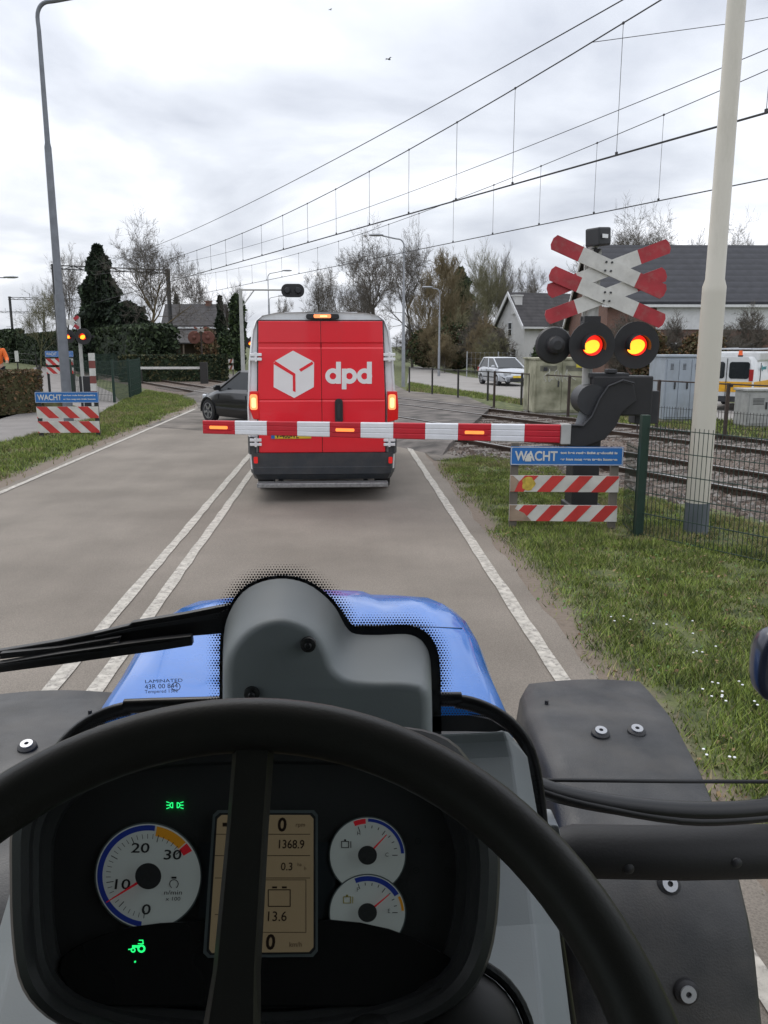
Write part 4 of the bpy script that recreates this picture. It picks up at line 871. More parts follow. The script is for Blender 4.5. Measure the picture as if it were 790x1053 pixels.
bm = B(); bx(bm, pp_.x - .045, pp_.x + .045, pp_.y - .045, pp_.y + .045, 0, hf + .1); obj('corner_post', bm, fg, t, world=True, bevel=.006)
l0 = G(640, 541); meshfence('mesh_fence', 'short green mesh panel between corner post and warning board', [l0, pp_ + Vector((-.05, .03, 0))], hf - .25, .052, 5, fg, .01, .0026, posts=False)
# railing beyond the tracks
pts = [(410, 402, 376), (444, 409, 383), (480.5, 418, 388), (535, 424, 392)]
def railing(label, P, H, mat, rails=(1.,), pr=.03, group='low railings beyond the tracks', name='railing'):
    t = thing(name, label, 'railing', tuple(P[0]), 0, group)
    for p in P: bm = B(); bx(bm, p.x - pr, p.x + pr, p.y - pr, p.y + pr, 0, H); obj('post', bm, mat, t, world=True)
    for r_ in rails:
        for a, b in zip(P[:-1], P[1:]): bm = B(); cyl(bm, a + Z * H * r_, b + Z * H * r_, .02, 6); obj('rail', bm, mat, t, world=True)
    return t
P = [G(x, y) for x, y in [(421, 403.5), (444.5, 405.5), (471, 409), (501.5, 412), (536, 416.5)]]
railing('row of thin dark posts with a wire between grass strip and side road', P, 1.15, fdark, (.97,), .035)
P = [G(x, y) for x, y in [(508, 419), (544, 425), (584, 430), (628, 436), (675, 441), (745, 449), (830, 458)]]
railing('brown low railing along the grass strip behind the tracks', P, 1.25, fbrown, (.98, ), .035)
a = G(655, 446); b = G(800, 463)
meshfence('mesh_fence', 'low dark mesh fence just beyond the tracks on the right', [a, a.lerp(b, .5), b], .72, .075, 3, fdark, .012, .004, group='mesh fences by the railway')
# site fence (galvanised frames)
P = [PY(480, 386, 56), PY(512, 386, 54), PY(545, 386, 52)]
for p in P: p.z = 0
t = meshfence('site_fence', 'galvanised temporary site fence behind the silver car', P, PY(480, 362, 56).z, .35, 5, steel, .03, .004)
# green fences on the left
P = [G(75, 411), G(118, 414), G(134, 410), G(145, 405)]
meshfence('mesh_fence', 'green mesh fence corner on the grass left of the crossing', P, 1.55, .09, 7, fg, .04, .006, group='mesh fences by the railway')
P = [G(74, 391), G(100, 391), G(140, 384)]
meshfence('mesh_fence', 'green mesh fence between cycle path and tracks', P, 1.6, .12, 7, fg, .04, .007, group='mesh fences by the railway')
P = [G(37, 417), G(43, 403)]
meshfence('mesh_fence', 'short dark fence end panel beside the brown hedge', P, 1.2, .09, 6, fdark, .04, .008, group='mesh fences by the railway')
P = [G(-40, 372), G(10, 374), G(38, 378)]
railing('dark railing along the far path at the left edge', P, 1.3, fdark, (.98, .5), .05)
# ================================================================== CABINETS
cabm = addwave(M('cabinet_grey', (.33, .37, .42), .5, var=.08, scale=3), 1.6, 'X', .25, .02)
grime(cabm, (.24, .23, .2), 3, .5, .8, .5, (1, 1, .3))
def cabinet(name, label, px0, px1, ptop, pbot, Yd, dep, mat, nd=2, roof=True, rz=0., extra=None):
    a = PY(px0, pbot, Yd); b = PY(px1, pbot, Yd); top = PY(px0, ptop, Yd).z; W_ = b.x - a.x
    t = thing(name, label, 'cabinet', (a.x, Yd, 0), rz); bm = B(); bx(bm, 0, W_, 0, dep, .08, top - .06); obj('body', bm, mat, t, bevel=.015)
    bm = B(); bx(bm, -.04, W_ + .04, -.04, dep + .04, top - .06, top); obj('top', bm, mat, t, bevel=.01)
    bm = B(); bx(bm, .03, W_ - .03, .03, dep - .03, 0, .08); obj('plinth', bm, M('concrete', (.3, .29, .27), .9), t)
    for k in range(nd):
        x0 = .04 + (W_ - .08) * k / nd; x1 = .04 + (W_ - .08) * (k + 1) / nd; bm = B(); bx(bm, x0 + .01, x1 - .01, -.02, .0, .14, top - .12); d = obj('door', bm, mat, t, bevel=.006)
        bm = B(); bx(bm, x1 - .12, x1 - .08, -.045, -.02, top * .5, top * .5 + .18); obj('handle', bm, darkmetal, d)
        bm = B()
        for q_ in range(5): bx(bm, x0 + .1, x1 - .16, -.026, -.019, top - .24 - q_ * .035, top - .255 - q_ * .035)
        obj('vent', bm, darkmetal, d)
    return t
cabinet('equipment_cabinet', 'tall light grey equipment cabinet left of the white pole', 680.5, 721, 365, 434, 22.5, 1.2, cabm, 3)
cabinet('equipment_cabinet', 'small grey cabinet at the right edge in front of the service van', 766, 812, 400, 444, 20.5, .7, M('cabinet_pale', (.34, .34, .33), .6), 2)
grm = M('cabinet_green_weathered', (.22, .22, .14), .85, var=.22, scale=2.2, col2=(.34, .33, .24), detail=8)
t = cabinet('relay_cabinet', 'weathered pale green relay cabinet with scribbles behind the lamp units', 549, 603, 368, 428, 25, 1.6, grm, 2)
# scribbles sprayed on it, as thin painted strokes
bm = B(); r = random.Random(4); a = PY(549, 400, 25).x
for k in range(7):
    x0 = .35 + .13 * k; pts = [(x0 + r.uniform(-.1, .12), -.028 - .0005 * k, 1.2 + r.uniform(-.22, .25)) for _ in range(4)]; tube(bm, smoothpts(pts, 3), .011, 4)
obj('graffiti', bm, M('spray_pale', (.5, .5, .44), .8), t)
bm = B(); bx(bm, 1.25, 1.6, -.032, -.022, 1.45, 1.8); obj('yellow_notice', bm, M('notice_yellow', (.6, .5, .05), .6), t)
bm = B(); bx(bm, .25, .36, -.05, -.02, 1.35, 1.46); obj('lock', bm, darkmetal, t)
# ================================================================== FAR SIDE SIGNALS
gp = PY(250.5, 390, 43); t = thing('overhead_signal', 'white post with arm carrying a black oval signal over the road', 'signal', (gp.x, 43, 0))
ht = PY(250, 298, 43).z; bm = B(); tube(bm, [(0, 0, 0), (0, 0, ht + .05)], [.11, .09], 10); obj('post', bm, sgrey, t, smooth=True)
bm = B(); ln = PY(292, 298, 43).x - gp.x; cyl(bm, (0, 0, ht), (ln, 0, ht), .045, 8); cyl(bm, (0, 0, ht - .9), (.7, 0, ht), .03, 6); obj('arm', bm, sgrey, t, smooth=True)
bm = B(); prism(bm, [(x * 1.0, y) for x, y in rrect(-.58, .58, -.33, .33, .3, 6)], (ln + .45, 0, ht - .03), X, Z, -Y_, -.05, .05); k = obj('backing_board', bm, black, t)
for dx_ in (-.27, .27):
    bm = B(); c = Vector((ln + .45 + dx_, 0, ht - .03)); cyl(bm, c + Vector((0, -.05, 0)), c + Vector((0, -.22, 0)), .17, 16, .12); obj('lamp_unit', bm, darkmetal, k)
lp = PY(84, 350, 27)
def farsignal(label, px, pzl, Yd, lit, cross_back=False, striped=True):
    c = PY(px, pzl, Yd); t = thing('crossing_signal', label, 'crossing signal', (c.x, Yd, 0), 0, 'level crossing signals'); z = c.z
    bm = B(); tube(bm, [(0, 0, 0), (0, 0, z + .6)], .055, 10); obj('post', bm, sgrey if not cross_back else fbrown, t)
    bm = B(); bx(bm, -.45, .45, -.03, .03, z - .04, z + .04); obj('lamp_bracket', bm, black, t)
    m1, m2 = (whp, redp) if not cross_back else (M('blade_back', (.32, .3, .27), .6), M('blade_back_red', (.2, .07, .05), .6))
    k = .28 if not cross_back else .4; cx_ = -.25 if not cross_back else 0
    blade(t, (cx_ - k, z + .25), (cx_ + k, z + .62), .1, -.09, m1, m2); blade(t, (cx_ + k, z + .25), (cx_ - k, z + .62), .1, -.12, m1, m2)
    return t, z
t, z = farsignal('level crossing signal with two red lamps behind the left lamp post', 82, 346, 27, True)
for x, y, rr in ((-.3, -.1, .2), (.16, -.14, .25)): lampunit(t, x, z, y, rr, True, rl=.1 if x > 0 else .07)
bm = B(); loft(bm, [[(.1 + a, -.05 + b, zz) for a, b in ((-.2, 0), (.2, 0), (.2, .3), (-.2, .3))] for zz in (.0, 1.15)]); obj('drive_cabinet', bm, black, t, bevel=.02)
t, z = farsignal('rust brown back of a crossing signal in front of the farmhouse', 207, 347, 52, False, True)
for x in (-.42, .42):
    u = lampunit(t, x, z, 0, .4, False, True); u.data.materials[0] = M('rusty_back', (.13, .05, .035), .8)
c = PY(258, 353, 40); t = thing('crossing_signal', 'red lamp of the far crossing signal seen left of the van roof', 'crossing signal', (c.x, 40, 0), 0, 'level crossing signals')
bm = B(); tube(bm, [(0, 0, 0), (0, 0, c.z + .3)], .05, 8); obj('post', bm, fbrown, t); lampunit(t, .0, c.z, -.1, .25, True, rl=.09)
# red and white bollard post
p = G(99, 447); c = PY(94, 363, 25.5); t = thing('marker_post', 'upright red and white banded post behind the left warning board', 'marker post', (c.x, 25.5, 0))
bm = B(); cyl(bm, (0, 0, 0), (0, 0, .3), .05, 10); obj('base', bm, black, t)
for k in range(7):
    bm = B(); h0 = .3 + (c.z - .3) * k / 7; h1 = .3 + (c.z - .3) * (k + 1) / 7; bx(bm, -.085, .085, -.04, .04, h0, h1 - .002); obj('band', bm, whp if k % 2 == 0 else M('band_brownred', (.2, .06, .05), .7), t)
c = G(17, 396); t = thing('white_sign_post', 'thin post with small white plate by the path at far left', 'sign post', (PY(17, 360, 60).x, 60, 0))
bm = B(); cyl(bm, (0, 0, 0), (0, 0, 1.7), .05, 8); obj('post', bm, fdark, t); bm = B(); bx(bm, -.13, .13, -.06, -.04, 1.0, 1.75); obj('plate', bm, whp, t)
t = thing('striped_pole', 'closed white far barrier boom across the cycle path by the low hedge', 'barrier', (PY(144, 377, 47).x, 47, 0)); L_ = PY(206, 377, 47).x - PY(144, 377, 47).x
bm = B(); bx(bm, 0, L_, -.05, .05, .82, .95); obj('boom', bm, whp, t); bm = B(); bx(bm, L_, L_ + .4, -.15, .15, 0, 1.2); obj('drive_housing', bm, fdark, t)
bm = B(); bx(bm, .05, .1, -.03, .03, 0, .82); obj('support', bm, fdark, t)
# ================================================================== CARS
tyre = M('tyre', (.022, .022, .024), .85); rimm = M('alloy', (.5, .5, .52), .3, .8, var=.05); cglass = M('car_glass', (.01, .013, .015), .08, spec=.5)
headl = M('headlamp', (.6, .62, .65), .15, .2); plate_y = M('plate_yellow', (.7, .5, .03), .5)
def wheel(par, c, r, wd, axis=Y_, side=-1, spokes=5):
    c = Vector(c); a = axis * side; u, v = frame(a); bm = B(); n = 28
    loft(bm, [[c + a * d + (u * math.cos(q) + v * math.sin(q)) * rr for q in [6.2832 * i / n for i in range(n)]] for d, rr in ((-wd / 2, r * .8), (-wd / 2, r * .95), (-wd * .35, r), (wd * .35, r), (wd / 2, r * .95), (wd / 2, r * .68), (wd * .3, r * .64))]); w_ = obj('wheel', bm, tyre, par, smooth=True)
    bm = B(); cyl(bm, c + a * wd * .25, c + a * wd * .32, r * .64, 24); cyl(bm, c + a * wd * .3, c + a * wd * .5, r * .13, 12); obj('rim', bm, M('rim_dark', (.08, .08, .085), .5), w_)
    bm = B()
    for k in range(spokes):
        q = 6.2832 * k / spokes + .3; d = u * math.cos(q) + v * math.sin(q); e_ = a.cross(d); P = [c + a * wd * .4 + d * r * .08 + e_ * r * .09, c + a * wd * .46 + d * r * .64 + e_ * r * .075, c + a * wd * .46 + d * r * .64 - e_ * r * .075, c + a * wd * .4 + d * r * .08 - e_ * r * .09]; loft(bm, [P, [p + a * .015 for p in P]])
    strip2(bm, ringpts(r * .6, 24), ringpts(r * .67, 24), c + a * wd * .4, u, v, a, 0, .02); obj('spokes', bm, rimm, w_)
def car(name, label, loc, rz, L_, W_, H_, body, cat='car', prof=None, gh=None, wb=(.19, .79), wr=.31, lights=True, group=None, plate=True):
    """body along +x (front at x = L). prof: (x, z_top) of the lower body; gh: greenhouse side outline"""
    t = thing(name, label, cat, loc, rz, group); hw = W_ / 2
    P = prof; bm = B(); rings = []
    for x, zb, zt, k in P:
        w_ = hw * k; rings.append([(x, -w_ * .93, zb), (x, -w_, zb + .12), (x, -w_, zt - .28), (x, -w_ * .97, zt - .1), (x, -w_ * .86, zt), (x, 0, zt + .03), (x, w_ * .86, zt), (x, w_ * .97, zt - .1), (x, w_, zt - .28), (x, w_, zb + .12), (x, w_ * .93, zb)])
    loft(bm, rings); bo = obj('body', bm, body, t, smooth=True, ang=35)
    # greenhouse: glass volume + roof + pillars
    (x0, x1, x2, x3, zb) = gh; wt = hw * .72; wbm = hw * .88
    bm = B(); loft(bm, [[(x0, -wbm, zb), (x3, -wbm, zb), (x3, wbm, zb), (x0, wbm, zb)], [(x1, -wt, H_ - .04), (x2, -wt, H_ - .04), (x2, wt, H_ - .04), (x1, wt, H_ - .04)]]); obj('windows', bm, cglass, t)
    bm = B(); loft(bm, [[(x1 - .06, -wt - .02, H_ - .06), (x2 + .08, -wt - .02, H_ - .06), (x2 + .08, wt + .02, H_ - .06), (x1 - .06, wt + .02, H_ - .06)], [(x1 - .03, -wt * .95, H_ - .015), (x2 + .0, -wt * .95, H_ - .015), (x2 + .0, wt * .95, H_ - .015), (x1 - .03, wt * .95, H_ - .015)], [(x1 + .15, -wt * .7, H_), (x2 - .25, -wt * .7, H_), (x2 - .25, wt * .7, H_), (x1 + .15, wt * .7, H_)]]); obj('roof', bm, body, t, smooth=True)
    bm = B()
    for s in (-1, 1):
        for (a, b, r_) in (((x0, zb), (x1, H_ - .05), .05), ((x3, zb), (x2, H_ - .05), .035), (((x0 + x3) / 2, zb), ((x1 + x2) / 2 + .02, H_ - .05), .035)):
            cyl(bm, (a[0], s * wbm, a[1]), (b[0], s * wt, b[1]), r_, 6)
    obj('pillars', bm, body, t)
    bm = B()
    for s in (-1, 1):
        for a in (x0 + (x3 - x0) * .2, (x0 + x3) / 2 - .02, x3 - .12): bx(bm, a - .006, a + .006, s * hw * .995 - .006, s * hw * .995 + .006, .32, zb - .1)
        bx(bm, x0, x3, s * hw - .012, s * hw + .012, .42, .47)
    obj('door_lines', bm, darkmetal, bo)
    for s in (-1, 1):
        for f_ in wb:
            c = (L_ * f_, s * (hw - .1), wr); wheel(t, c, wr, .2, Y_, s)
            bm = B(); strip2(bm, ringpts(wr * 1.0, 20, -.1, math.pi + .1, False), ringpts(wr * 1.16, 20, -.1, math.pi + .1, False), (L_ * f_, s * (hw - .03), wr), X, Z, Y_ * s, -.15, .045, closed=False); obj('wheel_arch', bm, body, bo)
        bm = B(); c = Vector((x3 - .25, s * (hw + .09), zb + .06)); loft(bm, [[c + Vector((dx_ , dy_ * k, dz * k)) for dy_, dz in ((-.09, -.06), (.09, -.06), (.1, .03), (.06, .08), (-.08, .07))] for dx_, k in ((-.05, .95), (.03, 1), (.08, .6))]); obj('door_mirror', bm, body, t)
    bm = B()
    for s in (-1, 1): bm = B(); e_ = P[-1]; prism(bm, rrect(-.19, .19, -.07, .08, .04), (L_ - .1, s * hw * .62, .68), Y_, Z, X, -.1, .07); obj('headlight', bm, headl, t); bm = B(); prism(bm, rrect(-.1, .1, -.14, .14, .03), (.03, s * hw * .8, .8), Y_, Z, -X, -.1, .04); obj('tail_light', bm, M('tail_red', (.35, .01, .01), .3), t)
    bm = B(); bx(bm, L_ - .06, L_ + .03, -.4, .4, .25, .42); obj('grille', bm, black, t)
    if plate: bm = B(); bx(bm, L_ + .03, L_ + .045, -.26, .26, .44, .55); obj('number_plate', bm, plate_y, t)
    return t
cb = M('black_car_paint', (.006, .0065, .008), .3, var=.05, coat=.35); cs = M('silver_paint', (.5, .52, .55), .3, .3, var=.04, coat=.5)
hatch = [(0, .35, .85, .8), (.12, .25, .95, .92), (.8, .2, .98, 1), (2.4, .2, .96, 1), (3.05, .2, .93, 1), (3.75, .24, .8, .95), (4.05, .3, .62, .78), (4.12, .36, .5, .7)]
car('black_car', 'black hatchback crossing ahead of the van, its front showing left of the van', (PY(217, 425, 23.2).x + 2.29 + .6, 20.95, 0), R_(129.7), 4.12, 1.75, 1.47, cb, prof=hatch, gh=(.25, .75, 2.25, 3.15, .92), wr=.33, wb=(.19, .87))
cp = PY(525, 398, 43)
car('silver_car', 'silver hatchback parked on the side road facing us', (cp.x - .35, 47.0, 0), R_(-79), 3.9, 1.72, 1.5, cs, prof=[(x * .945, a, b, c) for x, a, b, c in hatch], gh=(.2, .55, 2.0, 3.0, .95), wr=.3)
# service van: panel bus seen from its side-rear
sv = M('service_white', (.66, .67, .67), .35, var=.04, coat=.3); syel = M('service_yellow', (.75, .38, .02), .4)
a = PY(773, 420, 26.0); t = thing('service_van', 'small white and orange service van with roof rack and orange beacon at the right edge', 'van', (a.x, 26.0, 0), R_(52))
Hs = PY(760, 367, 26.4).z; bm = B(); WV = 1.72
loft(bm, [[(x, WV / 2 + y * k * WV / 2, z) for y, z in ((-.98, .3), (-1., .8), (-.98, 1.0), (-.88, Hs - .12), (-.76, Hs), (.76, Hs), (.88, Hs - .12), (.98, 1.0), (1., .8), (.98, .3))] for x, k in ((-.0, .95), (.06, 1), (4.2, 1), (4.3, .9))]); bo = obj('body', bm, sv, t, smooth=True, ang=35)
bm = B(); bx(bm, .75, 4.1, .03, WV - .05, Hs - .15, Hs + .16); obj('high_roof', bm, sv, t, bevel=.06, seg=3)
bm = B(); bx(bm, -.012, .03, .06, WV - .06, .62, .95); bx(bm, .06, 4.2, -.012, .02, .62, .95); obj('orange_band', bm, syel, bo)
for y0 in (.16, .92):
    bm = B(); prism(bm, rrect(y0, y0 + .62, 1.05, Hs - .16, .08), (-.004, 0, 0), Y_, Z, -X, -.03, .014); obj('window', bm, cglass, bo)
bm = B(); bx(bm, -.018, .0, .845, .865, .35, Hs - .05); bx(bm, -.03, -.012, .62, .78, .78, .86); bx(bm, .9, .915, -.014, .01, .35, Hs - .2); obj('door_seam', bm, darkmetal, bo)
for y0 in (.04, WV - .16):
    bm = B(); bx(bm, -.02, .05, y0, y0 + .12, .98, 1.35); obj('tail_light', bm, M('tail_red', (.35, .01, .01), .3), t)
bm = B(); bx(bm, -.1, .06, -.02, WV + .02, .3, .48); obj('bumper', bm, darkmetal, t)
for x in (.75, 3.4):
    for s, y in ((-1, .12), (1, WV - .12)): wheel(t, (x, y, .31), .31, .2, Y_, s)
bm = B(); cyl(bm, (.35, .55, Hs), (.35, .55, Hs + .05), .08, 14); bb_ = obj('beacon_base', bm, black, t); bm = B(); cyl(bm, (.35, .55, Hs + .05), (.35, .55, Hs + .2), .07, 14, .055); obj('beacon_dome', bm, M('beacon', (.8, .12, .02), .3), bb_)
bm = B()
for y in (.25, 1.45): cyl(bm, (.5, y, Hs + .24), (4.1, y, Hs + .26), .03, 6)
for x in (.6, 1.4, 2.2, 3.): cyl(bm, (x, .25, Hs + .25), (x, 1.45, Hs + .25), .025, 6)
obj('roof_rack', bm, steel, t)
txt('side_lettering', 'Spoorser', .2, (1.0, -.012, Hs - .42), X, Z, M('letter_teal', (.08, .3, .33), .5), bo, world=False, bold=.004, ext=.008)
# ================================================================== DELIVERY VAN
Yv = 11.3; vx = PY(331.5, 440, Yv).x; van = thing('delivery_van', 'red and white delivery van with lit brake lights waiting ahead in our lane', 'van', (vx, Yv, 0))
vred = M('van_red', (.78, .012, .026), .33, var=.04, scale=1.2, coat=.35); vwh = M('van_white', (.8, .81, .83), .35, var=.04, coat=.3); vbl = M('van_bumper', (.03, .035, .042), .55, var=.1)
grime(vred, (.25, .09, .07), 2.5, .55, .85, .25, (1, 1, .4)); grime(vwh, (.42, .4, .37), 3, .48, .8, .45, (1, 1, .4)); grime(vbl, (.1, .09, .08), 4, .45, .75, .5)
logo = M('logo_white', (.78, .77, .77), .4, var=.02)
def vp(px, py): p = PY(px, py, Yv); return (p.x - vx, p.z)
def cv(u, v): return vp(240 + u * .2278, 310 + v * .2278)
HT = vp(331, 321.5)[1]
def ring(y, k=1., kz=0.):
    pts = [(1.0, .42), (1.02, .8), (1.025, 1.25), (.985, 1.9), (.93, 2.3), (.88, 2.43), (.8, HT - .04), (.6, HT), (0, HT + .012)]
    return [(x * k, y, z - (kz if z > 2.2 else 0)) for x, z in pts] + [(-x * k, y, z - (kz if z > 2.2 else 0)) for x, z in pts[:-1][::-1]]
bm = B(); loft(bm, [ring(.03, .955), ring(.0, .975), ring(.06, 1), ring(2.5), ring(4.0, 1), ring(4.5, .97, .06)])
# cab
def cring(y, zt, k): return [(1.02 * k, y, .42), (1.02 * k, y, 1.1), (.97 * k, y, min(zt, 1.7)), (.85 * k, y, zt), (-.85 * k, y, zt), (-.97 * k, y, min(zt, 1.7)), (-1.02 * k, y, 1.1), (-1.02 * k, y, .42)]
vb = obj('body', bm, vwh, van, smooth=True, ang=35)
bm = B(); loft(bm, [cring(4.45, 2.38, .985), cring(4.7, 2.3, .97), cring(5.25, 1.5, .95), cring(5.7, 1.25, .88), cring(5.85, .95, .8)]); obj('cab', bm, vwh, van, smooth=True, ang=35)
bm = B(); loft(bm, [[(-.8, 4.78, 2.25), (.8, 4.78, 2.25), (.86, 5.24, 1.56), (-.86, 5.24, 1.56)], [(-.8, 4.8, 2.27), (.8, 4.8, 2.27), (.86, 5.27, 1.58), (-.86, 5.27, 1.58)]]); obj('windscreen', bm, cglass, van)
# rear doors, with a gap in the middle and pressed creases
def dl(v):  # half width of the doors at height row v of the photo
    z = cv(0, v)[1]; return z
zt_, zb_ = cv(0, 88)[1], cv(0, 683)[1]
for s in (-1, 1):
    xl = lambda z: s * (.83 + .04 * (2.45 - z) / 1.2 if z > 1.25 else .87)
    rows = [zt_, cv(0, 183)[1], cv(0, 190)[1], cv(0, 207)[1], cv(0, 213)[1], cv(0, 440)[1], cv(0, 446)[1], cv(0, 452)[1], zb_]
    dep = [0, 0, .014, .014, .002, .0, .012, .0, .0]
    bm = B(); cx0 = s * .003; rings = []
    for z, d in zip(rows, dep): rings.append([(cx0, -.03 + d, z), (xl(z), -.03 + d, z), (xl(z), .01, z), (cx0, .01, z)])
    loft(bm, rings); dr = obj('rear_door', bm, vred, van, bevel=.008)
    if s > 0:
        bm = B(); o = cv(477, 494); prism(bm, rrect(-.055, .055, -.17, .17, .05, 5), (o[0], -.03, o[1]), X, Z, -Y_, 0, .03); hd = obj('handle', bm, black, dr, bevel=.008)
        bm = B(); prism(bm, rrect(-.02, .02, -.1, .1, .015, 3), (o[0], -.062, o[1]), X, Z, -Y_, -.004, .012); obj('lever', bm, darkmetal, hd)
    for v in (250, 634):
        bm = B(); o = cv(103 if s < 0 else 704, v); 
        for dx_ in (-.045, .045):
            for dz in (-.03, .03): bx(bm, o[0] + dx_ - .035, o[0] + dx_ + .035, -.06, -.005, o[1] + dz - .02, o[1] + dz + .02)
        cyl(bm, (o[0], -.05, o[1] - .065), (o[0], -.05, o[1] + .065), .018, 8); obj('hinge', bm, vwh, dr, bevel=.006)
bm = B(); bx(bm, -.003, .003, -.022, -.002, zb_, zt_); obj('door_seal', bm, M('seal_dark_red', (.12, .01, .012), .6), vb)
# frame lines round the doors
bm = B(); 
for s in (-1, 1): loft(bm, [[(s * .835, -.015, zt_ + .012), (s * (.845), -.015, zt_ + .012), (s * .845, .01, zt_ + .012), (s * .835, .01, zt_ + .012)], [(s * .874, -.015, 1.25), (s * .886, -.015, 1.25), (s * .886, .01, 1.25), (s * .874, .01, 1.25)], [(s * .874, -.015, zb_), (s * .886, -.015, zb_), (s * .886, .01, zb_), (s * .874, .01, zb_)]])
bx(bm, -.83, .83, -.015, .01, zt_ + .003, zt_ + .016); obj('door_frame_seal', bm, black, vb)
# logo: box of three faces with red grooves
def poly(bm, pts, y, th=.003): loft(bm, [[(p[0], y, p[1]) for p in pts], [(p[0], y - th, p[1]) for p in pts]])
bm = B(); poly(bm, [cv(*q) for q in [(270, 222), (357, 268), (365, 276), (364, 386), (276, 435), (183, 386), (184, 276), (190, 268)]], -.031); lg = obj('parcel_emblem', bm, logo, van)
bm = B(); poly(bm, [cv(*q) for q in [(183, 282), (190, 268), (281, 326), (282, 408), (270, 404), (269, 334)]], -.0345, .002); poly(bm, [cv(*q) for q in [(357, 270), (362, 282), (306, 317), (298, 306)]], -.0345, .002); obj('emblem_groove', bm, vred, lg)
sc_ = cv(100, 0)[0] - cv(0, 0)[0]; sc_ /= 100
bm = B()
def bowl(cx, cz):
    o = cv(cx, cz); strip2(bm, ringpts(15 * sc_, 28), ringpts(35.5 * sc_, 28), (o[0], -.031, o[1]), X, Z, -Y_, 0, .003)
def stem(u0, u1, v0, v1, y=-.0315): poly(bm, [cv(u0, v0), cv(u1, v0), cv(u1, v1), cv(u0, v1)], y, .0032)
bowl(450, 336.5); stem(464, 486, 272, 371); bowl(524, 336.5); stem(490, 511, 303, 396); bowl(592, 336.5); stem(603, 625, 272, 371)
obj('lettering', bm, logo, van)
# lights
lit = M('brake_glow', (1, .5, .2), .4, emis=(1, .13, .035), estr=1.3); lit2 = M('brake_glow_core', (1, .8, .5), .4, emis=(1, .4, .11), estr=1.5); tred = M('tail_lens', (.5, .01, .012), .2, emis=(1, .02, .01), estr=.12)
for s in (-1, 1):
    u0, u1 = (70, 117) if s < 0 else (695, 745); P = [cv(u0 + (6 if s < 0 else 0), 405), cv(u1 - (0 if s < 0 else 6), 405), cv(u1, 470), cv(u1 + (4 if s < 0 else -2), 532), cv(u0 + (22 if s < 0 else 0), 530 if s < 0 else 545), cv(u0, 470)]
    bm = B(); loft(bm, [[(p[0], -.05, p[1]) for p in P], [(p[0], .05, p[1]) for p in P]]); tl = obj('tail_light', bm, tred, van, bevel=.012)
    c = cv(94 if s < 0 else 716, 453); bm = B(); prism(bm, rrect(-.05, .05, -.105, .105, .03), (c[0], -.052, c[1]), X, Z, -Y_, 0, .006); obj('brake_lamp', bm, lit, tl)
    bm = B(); prism(bm, rrect(-.03, .03, -.07, .07, .025), (c[0], -.059, c[1] - .01), X, Z, -Y_, 0, .003); obj('lamp_core', bm, lit2, tl)
    c = cv(105 if s < 0 else 708, 712); bm = B(); prism(bm, rrect(-.028, .028, -.045, .045, .015), (c[0], -.09, c[1]), X, Z, -Y_, 0, .01); obj('reflector', bm, M('reflector_red', (.7, .02, .02), .2, emis=(1, .02, .01), estr=.15), van)
bm = B(); a = cv(329, 80); b = cv(478, 56); prism(bm, rrect(a[0], b[0], a[1], b[1], .03), (0, .0, 0), X, Z, -Y_, -.03, .06); hb_ = obj('high_brake_light', bm, black, van, bevel=.008)
bm = B(); a = cv(364, 75); b = cv(441, 59); prism(bm, rrect(a[0], b[0], a[1], b[1], .015), (0, -.061, 0), X, Z, -Y_, 0, .005); obj('lamp_strip', bm, lit, hb_)
bm = B(); a = cv(392, 76); b = cv(425, 60); prism(bm, rrect(a[0], b[0], a[1] + .015, b[1] - .01, .01), (0, -.0665, 0), X, Z, -Y_, 0, .002); obj('lamp_core', bm, lit2, hb_)
# plate and bumper
a = cv(172, 618); b = cv(352, 582); bm = B(); bx(bm, a[0], b[0], -.04, -.031, a[1], b[1]); npl = obj('number_plate', bm, plate_y, van)
bm = B(); bx(bm, a[0], a[0] + .05, -.043, -.04, a[1], b[1]); obj('blue_strip', bm, blue, npl)
txt('plate_lettering', 'VJ-482-K', .12, (a[0] + .065, -.0415, a[1] + .012), X, Z, black, npl, world=False, bold=.002, sx=.85) if False else txt('plate_lettering', 'V-400-VL', .1, (van.location.x + a[0] + .065, Yv - .0415, a[1] + .008), X, Z, black, npl, bold=.002, sx=.82)
def brg(z, k, y): return [(-1.03 * k, .9, z), (-1.03 * k, .12, z), (-.97 * k, y + .02, z), (-.85 * k, y, z), (.85 * k, y, z), (.97 * k, y + .02, z), (1.03 * k, .12, z), (1.03 * k, .9, z), (.9, .9, z), (-.9, .9, z)]
zz = [cv(0, v)[1] for v in (612, 640, 684, 745, 748, 778, 782, 805)]
bm = B()
loft(bm, [brg(zz[7], .93, .0), brg(zz[6], .96, -.04), brg(zz[5], .975, -.075), brg(zz[4], .985, -.08), brg(zz[3], .985, -.065), brg(zz[2] , .99, -.062)])
bp_ = obj('bumper', bm, vbl, van, smooth=True, ang=25)
for s in (-1, 1):
    bm = B(); loft(bm, [[(s * 1.035, .9, z), (s * 1.035, .1, z), (s * 1.0, -.01, z), (s * .92, -.03, z), (s * .915, .02, z), (s * .98, .9, z)] for z in (zz[2] - .02, zz[1], zz[0])]); obj('bumper_corner', bm, vbl, van, smooth=True, ang=30)
    bm = B(); bx(bm, s * 1.02, s * 1.045, .9, 5.2, .45, .62); bx(bm, s * 1.015, s * 1.04, 1.0, 5.0, 1.0, 1.1); obj('side_strip', bm, vbl, van)
bm = B(); a = cv(115, 832); b = cv(695, 804); bx(bm, a[0], b[0], -.26, -.06, a[1] + .01, b[1]); st = obj('step', bm, M('step_tread', (.3, .3, .3), .45, .7, var=.2, scale=30), van, bevel=.01)
bm = B()
